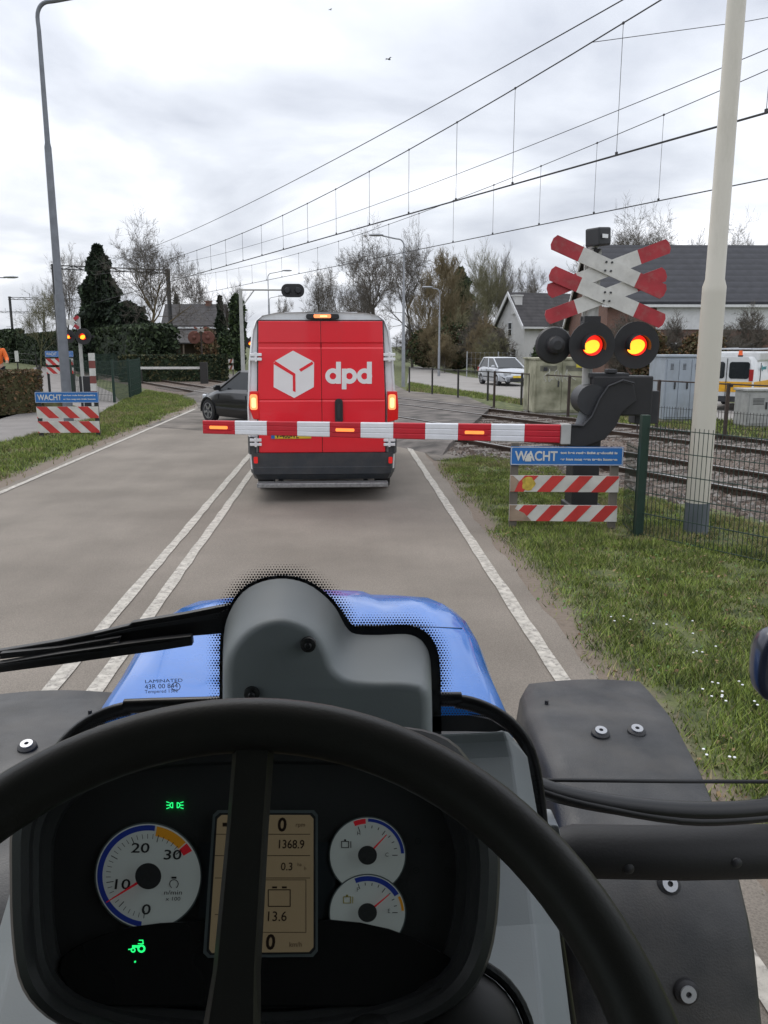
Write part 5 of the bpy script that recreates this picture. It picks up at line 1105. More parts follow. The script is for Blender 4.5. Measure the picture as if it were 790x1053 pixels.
for x in (-.6, .6): bx(bm, x - .03, x + .03, -.08, .7, a[1] + .02, b[1] - .02)
obj('step_bracket', bm, black, st)
for y in (1.0, 4.9):
    for s in (-1, 1): wheel(van, (s * .87, y, .34), .34, .22, X, s)
bm = B(); bx(bm, -.75, .75, .3, 4.6, .28, .5); cyl(bm, (.45, .05, .3), (.45, 1.2, .3), .035, 10); obj('chassis', bm, black, van)
for s in (-1, 1):
    bm = B(); c = Vector((s * 1.2, 4.85, 1.55)); loft(bm, [[c + Vector((dx_ * k, dy_, dz * k)) for dx_, dz in ((-.09, -.2), (.09, -.2), (.1, .2), (-.08, .22))] for dy_, k in ((-.05, .95), (.02, 1), (.08, .7))]); obj('door_mirror', bm, black, van)
bm = B(); bx(bm, -.5, .5, .3, 2.6, HT + .012, HT + .02); obj('roof_rib', bm, vwh, van)
# ================================================================== PERSON AT THE LEFT EDGE
skin = M('skin', (.45, .28, .2), .6); hiv = M('orange_workwear', (.85, .16, .02), .7, var=.08, emis=None); dk = M('dark_trousers', (.03, .035, .05), .85); hair = M('dark_hair', (.03, .02, .015), .8)
def skinned(name, J, E_, Rd, mat, parent, root=0, sub=2):
    me = bpy.data.meshes.new(name); me.from_pydata(J, E_, []); o = addobj(name, me, mat, parent)
    o.modifiers.new('skin', 'SKIN').use_smooth_shade = True
    for i, r_ in enumerate(Rd): me.skin_vertices[0].data[i].radius = (r_, r_) if not hasattr(r_, '__len__') else r_
    me.skin_vertices[0].data[root].use_root = True
    s = o.modifiers.new('sub', 'SUBSURF'); s.levels = s.render_levels = sub
    return o
pc = PY(-2, 372, 27); PZ = .55
pt = thing('person', 'person in orange work jacket and dark trousers cut off by the left picture edge', 'person', (pc.x, 27, PZ), R_(8))
J = [(0, 0, .95), (0, .01, 1.15), (0, .01, 1.38), (0, 0, 1.5), (0, -.01, 1.56), (0, -.02, 1.64), (0, -.01, 1.73),
     (-.17, 0, 1.4), (-.24, -.02, 1.14), (-.2, -.2, .98), (.17, 0, 1.4), (.27, -.04, 1.15), (.33, -.24, 1.06),
     (-.09, 0, .88), (-.1, -.02, .5), (-.1, .02, .09), (-.1, -.14, .05), (.09, 0, .88), (.11, -.02, .5), (.11, .02, .09), (.12, -.14, .05)]
E_ = [(0, 1), (1, 2), (2, 3), (3, 4), (4, 5), (5, 6), (2, 7), (7, 8), (8, 9), (2, 10), (10, 11), (11, 12), (0, 13), (13, 14), (14, 15), (15, 16), (0, 17), (17, 18), (18, 19), (19, 20)]
Rr_ = [(.15, .11), (.135, .1), (.15, .11), .06, .055, .085, .075, .07, .05, .035, .07, .05, .035, .09, .062, .045, .04, .09, .062, .045, .04]
body_ = skinned('body', J, E_, Rr_, skin, pt)
J2 = [(0, 0, .88), (0, .01, 1.15), (0, .01, 1.4), (0, 0, 1.46), (-.18, 0, 1.41), (-.25, -.02, 1.14), (-.21, -.18, 1.0), (.18, 0, 1.41), (.28, -.04, 1.15), (.33, -.21, 1.07)]
skinned('jacket', J2, [(0, 1), (1, 2), (2, 3), (2, 4), (4, 5), (5, 6), (2, 7), (7, 8), (8, 9)], [(.175, .135), (.165, .125), (.175, .13), .075, .088, .068, .052, .088, .068, .052], hiv, pt)
J3 = [(0, 0, .93), (-.09, 0, .84), (-.1, -.02, .5), (-.1, .02, .12), (.09, 0, .84), (.11, -.02, .5), (.11, .02, .12)]
skinned('trousers', J3, [(0, 1), (1, 2), (2, 3), (0, 4), (4, 5), (5, 6)], [(.165, .125), .105, .078, .065, .105, .078, .065], dk, pt)
for sx_ in (-1, 1):
    c = Vector((-.2, -.22, .96)) if sx_ < 0 else Vector((.34, -.27, 1.05)); 
    for k in range(5):
        o_ = c + Vector(((k - 2) * .018, 0, 0)); ln = (.05, .07, .078, .072, .055)[k]
        skinned('finger', [tuple(o_ + Vector((0, .03, .005))), tuple(o_ + Vector((0, -.02, 0))), tuple(o_ + Vector((0, -.02 - ln * .5, -.012))), tuple(o_ + Vector((0, -.02 - ln * .8, -.035)))], [(0, 1), (1, 2), (2, 3)], [.011, .009, .008, .007], skin, body_, sub=1)
bm = B(); bmesh.ops.create_uvsphere(bm, u_segments=16, v_segments=10, radius=.098, matrix=Matrix.Translation((0, .012, 1.7)) @ Matrix.Diagonal((.93, 1.05, 1., 1)))
bmesh.ops.delete(bm, geom=[v for v in bm.verts if v.co.z < 1.69 and v.co.y < .0], context='VERTS'); obj('hair', bm, hair, pt, smooth=True, ang=90)
bm = B(); prism(bm, [(-.012, 0), (.012, 0), (0, .05)], (0, -.1, 1.66), X, Z, -Y_, 0, .02); obj('nose', bm, skin, body_)
# birds
def bird(label, px, py, Yd, s):
    p = PY(px, py, Yd); bm = B(); loft(bm, [[(x, math.cos(a) * r_, math.sin(a) * r_) for a in [6.283 * i / 8 for i in range(8)]] for x, r_ in ((-.2, .01), (-.08, .05), (.05, .06), (.13, .035), (.17, .03), (.21, .004))])
    for sg in (-1, 1): loft(bm, [[(.06, sg * .02, .03), (-.07, sg * .02, .03), (-.07, sg * .02, .02), (.06, sg * .02, .02)], [(.07, sg * .22, .12), (-.04, sg * .22, .12), (-.04, sg * .22, .112), (.07, sg * .22, .112)], [(0, sg * .45, .05), (-.03, sg * .45, .05), (-.03, sg * .45, .045), (0, sg * .45, .045)]])
    loft(bm, [[(-.18, -.02, .01), (-.18, .02, .01), (-.18, .02, 0), (-.18, -.02, 0)], [(-.32, -.06, .01), (-.32, .06, .01), (-.32, .06, 0), (-.32, -.06, 0)]])
    bm.transform(Matrix.Rotation(R_(35), 4, 'Z') @ Matrix.Scale(s, 4)); o = obj('bird', bm, darkmetal); o.location = p; tag(o, label, 'bird', 'birds in the sky')
bird('small dark bird in the sky above the wires', 400, 61, 60, .8); bird('tiny dark bird near the top of the sky', 340, 10, 70, .55)
# ================================================================== THE TRACTOR WE SIT IN
XT = -.075
trc = thing('tractor', 'blue tractor seen from its own driver seat, with steering wheel and instruments in front', 'tractor', (XT, 1.0, 0))
def T(name, bm, mat, parent=None, **k): return obj(name, bm, mat, parent or trc, world=True, **k)
tblue = M('tractor_blue', (.012, .15, .54), .28, .0, var=.08, scale=2, coat=.6)
def dusty(m):
    t = m.node_tree; b = t.nodes['Principled BSDF']; tcn = [n for n in t.nodes if n.type == 'TEX_COORD'][0]
    n = t.nodes.new('ShaderNodeTexNoise'); n.inputs['Scale'].default_value = 7; n.inputs['Detail'].default_value = 8; t.links.new(tcn.outputs['Object'], n.inputs['Vector'])
    r = t.nodes.new('ShaderNodeMapRange'); r.inputs[1].default_value = .35; r.inputs[2].default_value = .75; r.inputs[3].default_value = .16; r.inputs[4].default_value = .42; t.links.new(n.outputs['Fac'], r.inputs[0]); t.links.new(r.outputs[0], b.inputs['Roughness'])
dusty(tblue)
fend_m = M('fender_plastic', (.022, .024, .027), .5, var=.3, scale=6, col2=(.042, .041, .04), bump=.12, bscale=220, detail=8); dusty(fend_m)
[n for n in fend_m.node_tree.nodes if n.type == 'MAP_RANGE'][0].inputs[3].default_value = .42; [n for n in fend_m.node_tree.nodes if n.type == 'MAP_RANGE'][0].inputs[4].default_value = .66
grime(fend_m, (.1, .09, .078), 7, .5, .78, .4); grime(tblue, (.12, .15, .25), 5, .52, .8, .3)
gpan = M('cab_grey_plastic', (.33, .365, .385), .55, var=.05, scale=3, bump=.04, bscale=500)
pod_m = M('dash_black', (.05, .05, .052), .42, var=.1, bump=.06, bscale=500, spec=.5)
whl_m = M('wheel_rubber', (.045, .042, .038), .42, var=.1, scale=8, bump=.04, bscale=500, spec=.3)
grime(gpan, (.36, .35, .33), 6, .5, .8, .3); grime(pod_m, (.06, .058, .055), 12, .55, .85, .35); grime(whl_m, (.045, .042, .038), 14, .52, .8, .5)
# bonnet
hc = -.091; bm = B(); rings = []
for y, w_, z in ((1.575, .446, 1.365), (1.65, .448, 1.37), (1.8, .447, 1.372), (2.0, .455, 1.372), (2.15, .448, 1.372), (2.26, .425, 1.37), (2.34, .385, 1.364), (2.39, .345, 1.352), (2.43, .31, 1.325), (2.46, .29, 1.27), (2.48, .28, 1.1), (2.47, .27, .85)):
    sec = [(-1, -.42), (-1.0, -.1), (-.985, -.055), (-.95, -.022), (-.88, -.004), (-.7, .002), (-.45, .006), (-.38, .018), (0, .024)]; q = [(a * w_, b) for a, b in sec] + [(-a * w_, b) for a, b in sec[:-1][::-1]]
    rings.append([(hc + a, y, max(z + b, .78)) for a, b in q])
loft(bm, rings, True, True); bon = T('bonnet', bm, tblue, smooth=True, ang=50)
bm = B(); tube(bm, [(hc - .40, 2.04, 1.3685), (hc - .32, 2.04, 1.3735), (hc - .21, 2.04, 1.379)], .0016, 5); tube(bm, [(hc + .40, 2.04, 1.3685), (hc + .32, 2.04, 1.3735), (hc + .21, 2.04, 1.379)], .0016, 5); T('panel_gap', bm, black, bon)
bm = B(); bx(bm, hc - .4, hc + .36, 1.2, 1.53, .8, 1.33); bx(bm, hc - .3, hc + .28, 1.5, 2.35, .5, 1.2); T('engine_block', bm, darkmetal)
for s in (-1, 1):
    bm = B(); bx(bm, hc + s * .3 - .01, hc + s * .3 + .01, 2.475, 2.49, 1.0, 1.2); prism(bm, rrect(-.12, .12, -.07, .07, .03), (hc + s * .15, 2.485, 1.1), X, Z, Y_, 0, .01); T('headlight', bm, headl)
bm = B(); loft(bm, [[(hc - .38, 1.2, .8), (hc + .38, 1.2, .8), (hc + .38, 1.2, 1.34), (hc - .38, 1.2, 1.34)], [(hc - .42, 1.6, .8), (hc + .42, 1.6, .8), (hc + .42, 1.6, 1.345), (hc - .42, 1.6, 1.345)]]); T('cowl', bm, black)
# front mudguards (rows: photo row, distance, inner and outer edge)
rows = [(706, 2.58, 548, 652), (702, 2.55, 538, 664), (712, 2.47, 532, 674), (735, 2.26, 538, 694), (760, 2.08, 549, 708), (790, 1.93, 560, 724), (823, 1.80, 566, 738), (860, 1.67, 573, 753), (902, 1.55, 578, 765), (940, 1.49, 581, 774), (973, 1.455, 584, 780), (1053, 1.40, 590, 788), (1120, 1.37, 596, 792)]
def fender(mir):
    R2 = []
    for py, Yd, a, b in rows:
        L_, R3 = PY(a, py, Yd), PY(b, py, Yd); z = (L_.z + R3.z) / 2; L_.z = R3.z = z
        n = 8; r_ = [L_ + Vector((0, 0, -.09))] + [L_.lerp(R3, .02) + Z * -.02] + [L_.lerp(R3, .05 + .9 * k / n) + Z * (.012 * math.sin(math.pi * k / n)) for k in range(n + 1)] + [L_.lerp(R3, .98) + Z * -.02, R3 + Vector((0, 0, -.09))]
        if mir: r_ = [Vector((2 * XT - p.x, p.y, p.z)) for p in r_]
        R2.append(r_)
    first = [p + Vector((0, .015, -.08)) for p in R2[0]]; R2 = [first] + R2
    bm = B(); top = R2; bot = [[p + Vector((0, -.0, -.015)) for p in r_] for r_ in R2]
    tv = loft(bm, top, False, False); bv = loft(bm, bot, False, False)
    for i in range(len(tv) - 1):
        for k in (0, -1): bm.faces.new((tv[i][k], tv[i + 1][k], bv[i + 1][k], bv[i][k]))
    for k in (0, -1):
        for j in range(len(tv[0]) - 1): bm.faces.new((tv[k][j], tv[k][j + 1], bv[k][j + 1], bv[k][j]))
    f = T('mudguard', bm, fend_m, smooth=True, ang=60)
    f['label'] = 'black plastic front mudguard on the %s' % ('left' if mir else 'right')
    for px, py in ((617, 759), (654, 757), (686, 910), (704, 1018)):
        Yd = float(np.interp(py, [r_[0] for r_ in rows[1:]], [r_[1] for r_ in rows[1:]])); c = PY(px, py, Yd)
        if mir: c.x = 2 * XT - c.x
        n_ = Vector((0, -.25, 1)).normalized() if py < 800 else (Vector((0, -.75, .66)) if py < 950 else Vector((0, -.95, .3))).normalized(); c = c + n_ * (.012 + (.012 if py < 800 else .004)); u = X; v = n_.cross(u)
        bm = B(); tube(bm, [c - n_ * .02, c - n_ * .003, c + n_ * .001], [.027, .025, .02], 20); b1 = T('bolt_cup', bm, black, f, smooth=True)
        bm = B(); strip2(bm, ringpts(.006, 18), ringpts(.0165, 18), c, u, v, n_, .001, .006); T('bolt', bm, steel, b1)
    c = PY(562, 727, 2.35); c.x = 2 * XT - c.x if mir else c.x; bm = B(); cyl(bm, c + Z * .0, c + Z * .022, .006, 10); T('stud', bm, black, f)
    xw = .77 * (1 if not mir else 1); cx = (PY(618, 740, 2.2).x); cx = 2 * XT - cx if mir else cx
    bm = B(); n = 40
    loft(bm, [[(cx + d, 2.0 + math.cos(q) * rr, .46 + math.sin(q) * rr) for q in [6.2832 * i / n for i in range(n)]] for d, rr in ((-.17, .26), (-.18, .38), (-.14, .445), (.14, .445), (.18, .38), (.17, .26))]); w_ = T('front_tyre', bm, tyre, smooth=True)
    bm = B()
    for i in range(22):
        q = 6.2832 * i / 22
        for s in (-1, 1): c = Vector((cx + s * .08, 2.0 + math.cos(q + s * .06) * .455, .46 + math.sin(q + s * .06) * .455)); box(bm, c, (.17, .035, .035), Matrix.Rotation(-(-q), 4, 'X') @ Matrix.Rotation(s * .5, 4, 'Z') if False else Matrix.Rotation(q, 4, 'X'))
    T('tread_lugs', bm, tyre, w_); bm = B(); cyl(bm, (cx - .1, 2, .46), (cx + .1, 2, .46), .26, 24); T('rim', bm, white, w_)
    bm = B(); cyl(bm, (cx, 2, .46), (XT, 2, .46), .07, 10); T('axle', bm, darkmetal)
    cr_ = XT + (-.75 if mir else .75); bm = B(); n = 48
    loft(bm, [[(cr_ + d, -.45 + math.cos(q) * rr, .78 + math.sin(q) * rr) for q in [6.2832 * i / n for i in range(n)]] for d, rr in ((-.22, .45), (-.24, .65), (-.18, .78), (.18, .78), (.24, .65), (.22, .45))]); w_ = T('rear_tyre', bm, tyre, smooth=True)
    bm = B(); cyl(bm, (cr_ - .12, -.45, .78), (cr_ + .12, -.45, .78), .45, 30); T('rim', bm, white, w_)
fender(False); fender(True)
# cab: roof, floor, light-blocking rear panel, pillars, doors
cabd = M('cab_lining', (.2, .2, .2), .8, var=.1); cabr = M('cab_roof', (.5, .5, .5), .5)
bm = B(); bx(bm, XT - .82, XT + .82, -1.1, 1.2, 2.66, 2.84); T('cab_roof', bm, [cabd], bevel=.04)
bm = B(); bx(bm, XT - .8, XT + .8, -1.0, .78, .92, .98); bx(bm, XT - .5, XT + .5, -1.2, .7, .55, .92); T('cab_floor', bm, cabd)
bm = B(); bx(bm, XT - .8, XT + .8, -1.02, -.96, .9, 2.7); T('rear_shade_panel', bm, cabd)  # unseen and made solid to keep light from behind off the dashboard
bm = B(); bx(bm, XT - .27, XT + .27, -.62, -.5, 1.45, 2.2); bx(bm, XT - .22, XT + .22, -.6, -.12, 1.3, 1.44); T('seat', bm, cabd, bevel=.03)  # unseen seat, big backrest added to block light from behind
bm = B(); bx(bm, XT - .18, XT + .18, -.5, -.2, .98, 1.3); T('seat_base', bm, black)
for s in (-1, 1):
    bm = B(); tube(bm, [(XT + s * .8, .62, 1.2), (XT + s * .8, .62, 2.7)], .035, 8); tube(bm, [(XT + s * .8, -.95, .95), (XT + s * .8, -.95, 2.7)], .05, 8); T('cab_pillar', bm, black)
    bm = B(); bx(bm, XT + s * .8 - .02, XT + s * .8 + .02, -.95, .6, .95, 1.25); T('door_sill', bm, black)
tint = glassmat('dimming_door_glass', (.6, .64, .62), 1.3)  # panes added out of view, tint set to dim the cab
for s in (-1, 1):
    bm = B(); bx(bm, XT + s * .8 - .003, XT + s * .8 + .003, -.9, .59, 1.26, 2.66); T('dimming_door_glass', bm, tint)
# windscreen glass: curved, cut low beside the dashboard
wsg = glassmat('windscreen_glass', (.985, .99, .985), 1.22)
bm = B(); cols = []
for k in range(33):
    u = -.8 + 1.6 * k / 32; y = 1.14 - .42 * max(0, (abs(u) - .25) / .55) ** 2.2; zb = 1.52 if abs(u) < .36 else (1.52 - min(1, (abs(u) - .36) / .1) * .4); cols.append([(XT + u, y - .05 * (z - 1.5), z) for z in [zb + (2.66 - zb) * i / 8 for i in range(9)]])
loft(bm, cols, False, False); T('windscreen', bm, wsg, smooth=True, ang=60)
# seal and printed dot border along the bottom of the screen
O_ = [(447, 719), (470, 721), (492, 726), (516, 738), (536, 757), (547, 782), (553, 815), (557, 850), (566, 920), (586, 1053)]
OY = [1.12, 1.12, 1.12, 1.115, 1.11, 1.1, 1.08, 1.06, 1.03, 1.0]
def mirp(p): return Vector((2 * XT - p.x, p.y, p.z))
pts = [PY(a, b, y) for (a, b), y in zip(O_, OY)]
full = [mirp(p) for p in pts[::-1]] + pts
sealm = M('screen_seal', (.03, .03, .032), .32)
bm = B(); tube(bm, smoothpts(full, 3), .0105, 10); T('screen_seal', bm, sealm, smooth=True)
frit = M('black_enamel', (.008, .008, .009), .4)
i0 = [(447, 737), (480, 737), (503, 741), (520, 752), (534, 771), (542, 795), (548, 850), (557, 920), (577, 1053)]; i1 = [(447, 752), (480, 752), (515, 753), (520, 757), (528, 775), (534, 795), (540, 850), (549, 920), (569, 1053)]
yy = [1.1] * 6 + [1.06, 1.02, .99]
for mr in (False, True):
    bm = B(); a = [PY(*q, y) for q, y in zip(i0, yy)]; b = [PY(*q, y) for q, y in zip(i1, yy)]
    if mr: a = [mirp(p) for p in a]; b = [mirp(p) for p in b]
    loft(bm, [a, b, [p + Y_ * .002 for p in b], [p + Y_ * .002 for p in a]], False, False); T('enamel_border', bm, frit)
bm = B(); c = [PY(225, 738, 1.1), PY(447, 737, 1.1), PY(447, 753, 1.1), PY(225, 753, 1.1)]; loft(bm, [c, [p + Y_ * .002 for p in c]]); T('enamel_border', bm, frit)
# wiper motor cover
B_ = [(229, 765), (229, 700), (230, 655), (236, 630), (250, 609), (270, 598), (293, 595), (315, 600), (333, 612), (345, 625), (351, 636), (357, 646), (366, 652), (390, 653), (417, 652), (430, 656), (437, 663), (442, 675), (444, 700), (445, 765)]
A_ = [(230, 765), (230, 715), (230, 690), (234, 670), (246, 652), (263, 640), (285, 634), (305, 637), (323, 646), (333, 658), (339, 670), (344, 683), (352, 692), (363, 697), (385, 699), (410, 699), (428, 701), (437, 705), (443, 718), (444, 765)]
def sc2(P, k, c=(325, 730)): return [(c[0] + (x - c[0]) * k, c[1] + (y - c[1]) * k) for x, y in P]
def blend(P, Q, t): return [(a[0] + (b[0] - a[0]) * t, a[1] + (b[1] - a[1]) * t) for a, b in zip(P, Q)]
def dens(P): return [tuple(p[:2]) for p in smoothpts([Vector((x, y, 0)) for x, y in P], 3)]
bm = B(); Bd, Ad = dens(B_), dens(A_)
def inset(P, d):
    o_ = []
    for i, (x, y) in enumerate(P):
        a, b = P[max(i - 1, 0)], P[min(i + 1, len(P) - 1)]; tx, ty = b[0] - a[0], b[1] - a[1]; l = math.hypot(tx, ty); o_.append((x - ty / l * d, y + tx / l * d) if True else 0)
    return o_
rg_ = [[PY(*q, 1.085) for q in Bd], [PY(*q, 1.0) for q in blend(Bd, Ad, .55)], [PY(*q, .955) for q in blend(Bd, Ad, .88)], [PY(*q, .935) for q in inset(Ad, 1)], [PY(*q, .925) for q in inset(Ad, 5)], [PY(*q, .921) for q in inset(Ad, 11)]]
loft(bm, rg_, True, True); cov = T('wiper_motor_cover', bm, gpan, smooth=True, ang=70)
for px, py in ((317, 663), (259, 714)):
    c = PY(px, py, .918); bm = B(); tube(bm, [c + Y_ * .004, c - Y_ * .002, c - Y_ * .004], [.0095, .009, .006], 18); s_ = T('screw_cap', bm, black, cov, smooth=True)
    bm = B(); tube(bm, [c - Y_ * .004, c - Y_ * .0065], [.0045, .003], 12); T('screw', bm, darkmetal, s_)
# black edge and dots round the cover, printed on the glass
Bo = [(x, y) for x, y in Bd]
def off(P, d): return inset(P, -d)
thk = [3.2 + 6 * min(1, max(0, (x - 345) / 25)) for x, y in Bo]
outer = [inset(Bo, -t_)[i] for i, t_ in enumerate(thk)]
bm = B(); a = [PY(*q, 1.1) for q in inset(Bo, 3)]; b = [PY(*q, 1.1) for q in outer]; loft(bm, [a, b, [p + Y_ * .002 for p in b], [p + Y_ * .002 for p in a]], False, False); T('enamel_edge', bm, frit)
bp2 = np.array(Bo); bm = B(); poly_ = Bo
gx, gy = np.meshgrid(np.arange(205, 475, 3.0), np.arange(570, 725, 2.6)); gx = gx + (np.arange(gx.shape[0])[:, None] % 2) * 1.5
gx, gy = gx.ravel(), gy.ravel(); ins = in_poly(gx, gy, poly_)
d_ = np.sqrt(((gx[:, None] - bp2[None, :, 0]) ** 2 + (gy[:, None] - bp2[None, :, 1]) ** 2)); im = d_.argmin(1); dm = d_.min(1) - np.array(thk)[im]
for x, y, d in zip(gx[~ins], gy[~ins], dm[~ins]):
    if -1 < d < 15:
        r_ = 1.45 * (1 - max(d, 0) / 17) * 1.1 / FPX * 1.08; c = PY(x, y, 1.1); f = bm.faces.new([bm.verts.new(c + Vector((r_ * math.cos(q), 0, r_ * math.sin(q)))) for q in [1.0472 * i for i in range(6)]])
for mr in (False, True):
    for ty in range(5):
        for k in range(150):
            t_ = k / 149 * 6.4; i = min(int(t_), 6); fr = t_ - i; px = i0[i][0] + (i0[i + 1][0] - i0[i][0]) * fr; py = i0[i][1] + (i0[i + 1][1] - i0[i][1]) * fr; tx, ty_ = i0[i + 1][0] - i0[i][0], i0[i + 1][1] - i0[i][1]; l = math.hypot(tx, ty_)
            px += ty_ / l * (ty * 2.4 + 1) + (1.2 if ty % 2 else 0) * tx / l; py -= tx / l * (ty * 2.4 + 1)
            if k % 2: continue
            c = PY(px, py, 1.098 if i < 5 else 1.05); c = mirp(c) if mr else c; r_ = (1.25 - ty * .16) * 1.1 / FPX; bm.faces.new([bm.verts.new(c + Vector((r_ * math.cos(q), 0, r_ * math.sin(q)))) for q in [1.0472 * i_ for i_ in range(6)]])
T('enamel_dots', bm, frit)
# small approval marking etched on the glass
o_ = PY(149, 701.5, 1.1); ex2 = (PY(190, 700, 1.1) - PY(149, 701.5, 1.1)).normalized(); k_ = 1.12 / FPX
for s_, px, py, h_ in (('SECURIT GLAZING', 149, 702.5, 3.6), ('43R 00 844', 149, 708.5, 5), ('Tempered 1302', 149, 713, 3.6)):
    t_ = txt('glass_marking', ' '.join({'SECURIT GLAZING': ['LAMINATED'], }.get(s_, [s_])), h_ * k_ * 1.5, PY(px, py, 1.098), ex2, Z, frit, trc, ext=.0001, sx=1.35 if py < 705 else 1.0)
bm = B(); c = PY(181, 706, 1.098); strip2(bm, ringpts(4.2 * k_, 16), ringpts(4.9 * k_, 16), c, X, Z, -Y_, 0, .0004); T('glass_marking_ring', bm, frit)
# outside wiper
def plate(name, P, Yd, th, mat, par=None, **k):
    bm = B(); loft(bm, [[PY(*q, Yd) for q in P], [PY(*q, Yd) + Y_ * th for q in P]]); return T(name, bm, mat, par, **k)
wip = plate('wiper_arm', [(240, 621), (240, 651), (190, 655), (150, 658), (98, 663), (60, 668), (0, 675), (-50, 682), (-50, 677), (0, 669), (60, 659), (98, 651), (132, 643), (136, 640), (190, 631)], 1.15, .012, M('wiper_black', (.012, .012, .013), .42), bevel=.002)
plate('wiper_rib', [(240, 628), (190, 637), (136, 646), (98, 655), (98, 657), (136, 649), (190, 641), (240, 634)], 1.1475, .0025, darkmetal, wip)
bl = plate('wiper_blade', [(197, 654), (198, 664), (160, 670), (130, 674), (60, 684), (0, 692), (-60, 701), (-60, 692), (0, 682), (60, 672), (130, 662), (160, 658)], 1.13, .014, M('blade_rubber', (.014, .014, .015), .5), bevel=.0015)
plate('blade_spring', [(190, 657.5), (190, 659), (0, 686), (-60, 695), (-60, 693), (0, 684)], 1.1285, .0015, darkmetal, bl)
plate('blade_link', [(124, 655), (122, 660), (60, 671), (0, 678), (0, 672), (60, 666)], 1.14, .01, black, bl)
bm = B(); c = PY(238, 636, 1.16); tube(bm, [c - Y_ * .015, c + Y_ * .02], .019, 16); T('wiper_pivot', bm, black, wip)
# grey dashboard sides
R0_ = [(751, .985, 519, 521), (762, .98, 523, 531), (778, .965, 527, 543), (845, .89, 537, 555), (950, .775, 549, 575), (1053, .67, 559, 588), (1150, .6, 566, 598)]
for mr in (False, True):
    bm = B(); rr_ = []
    for py, Yd, xc, xr in R0_:
        c = PY(xc, py, Yd); r_ = PY(xr, py, Yd + .035); l_ = PY(330, py, Yd - .012); l_.z = c.z; back = Vector((r_.x - .01, Yd + .09, r_.z - .09)); bl_ = Vector((l_.x, Yd + .09, l_.z - .09)); q = [l_, l_.lerp(c, .5), c.lerp(l_, .04), c, c.lerp(r_, .2), r_, back, bl_]
        if mr: q = [mirp(p) for p in q]
        rr_.append(q)
    loft(bm, rr_); T('dashboard_side', bm, gpan, bevel=.004)
# instrument pod
P0 = PY(262, 900, .535); NN = (_C - P0).normalized(); EX = _R.copy(); EX = (EX - NN * EX.dot(NN)).normalized(); EY = NN.cross(EX)
def D(px, py, h=0.): return PN(px, py, P0 + NN * h, NN)
out = [(10, 900), (12, 845), (33, 800), (75, 768), (150, 750), (262, 744), (375, 746), (435, 750), (472, 768), (496, 808), (513, 865), (513, 930), (504, 985), (482, 1024), (440, 1052), (350, 1078), (262, 1084), (150, 1078), (75, 1060), (38, 1038), (18, 1005), (11, 950)]
outd = [tuple(p[:2]) for p in smoothpts([Vector((x, y, 0)) for x, y in out + [out[0]]], 3)[:-1]]
cc = (262, 905)
def so(k, ky=None): return [(cc[0] + (x - cc[0]) * k, cc[1] + (y - cc[1]) * (ky or k)) for x, y in outd]
bm = B(); rg_ = [[D(*q, .03) - NN * .15 for q in outd]] + [[D(*q, h) for q in so(k, ky)] for k, ky, h in ((1.0, 1., .02), (.99, .99, .032), (.955, .95, .036), (.92, .9, .030), (.905, .88, .018), (.88, .84, .016), (.865, .81, .006), (.83, .76, .004), (.82, .74, -.002))]
loft(bm, rg_); pod = T('instrument_cluster', bm, pod_m, smooth=True, ang=35)
def px2(cx, cy, P, h0, h1, name, mat, par=pod, k=1.):
    """flat piece on the dial plane: P in photo pixels (x right, y up) about (cx, cy)"""
    bm = B(); loft(bm, [[D(cx + x * k, cy - y * k, h) for x, y in P] for h in (h0, h1)]); return T(name, bm, mat, par)
dialw = M('dial_white', (.5, .54, .53), .5, var=.04, emis=(.5, .56, .55), estr=.10); dring = M('dial_ring', (.2, .23, .24), .35, .3); dblue = M('dial_blue', (.02, .045, .3), .5, emis=(.02, .05, .4), estr=.06); dor = M('dial_orange', (.7, .3, .02), .5, emis=(.8, .35, .02), estr=.08); dred = M('dial_red', (.55, .02, .03), .5, emis=(.8, .02, .04), estr=.1); dink = M('dial_ink', (.03, .03, .035), .6)
drefl = M('dial_reflection', (.035, .042, .05), .3)
px2(0, 0, [(205, -866), (345, -866), (345, -944), (205, -944)], -.001, .0, 'painted_reflection', drefl)  # blue-grey sheet: reflection in the cover glass, painted as colour
def needle(cx, cy, ang, L_, w0, par):
    a = R_(ang); d = (math.cos(a), math.sin(a)); n = (-d[1], d[0]); P = [(n[0] * w0, n[1] * w0), (d[0] * L_ + n[0] * .5, d[1] * L_ + n[1] * .5), (d[0] * L_ - n[0] * .5, d[1] * L_ - n[1] * .5), (-n[0] * w0, -n[1] * w0)]; px2(cx, cy, P, .0075, .0085, 'needle', dred, par)
def ticks(cx, cy, a0, a1, n, r0, r1, par, maj=5, r2=None, w_=.45):
    bm = B()
    for i in range(n + 1):
        a = R_(a0 + (a1 - a0) * i / n); ra = (r2 if r2 and i % maj == 0 else r0); ww = w_ * (1.5 if r2 and i % maj == 0 else 1); d = (math.cos(a), math.sin(a)); nn = (-d[1] * ww, d[0] * ww)
        P = [(d[0] * ra + nn[0], d[1] * ra + nn[1]), (d[0] * r1 + nn[0], d[1] * r1 + nn[1]), (d[0] * r1 - nn[0], d[1] * r1 - nn[1]), (d[0] * ra - nn[0], d[1] * ra - nn[1])]
        f = [bm.verts.new(D(cx + x, cy - y, .0026)) for x, y in P]; bm.faces.new(f)
    T('tick_marks', bm, dink, par)
def dtext(s, px, py, h_px, par, mat=dink, bold=0., h=.0026, sx=1., align='CENTER', name='numerals'):
    k_ = (P0 - _C).length / FPX / 1.0; return txt(name, s, h_px * k_ * 1.38, D(px, py + h_px / 2, h), EX, EY, mat, par, align=align, bold=bold * k_, ext=.0001, sx=sx)
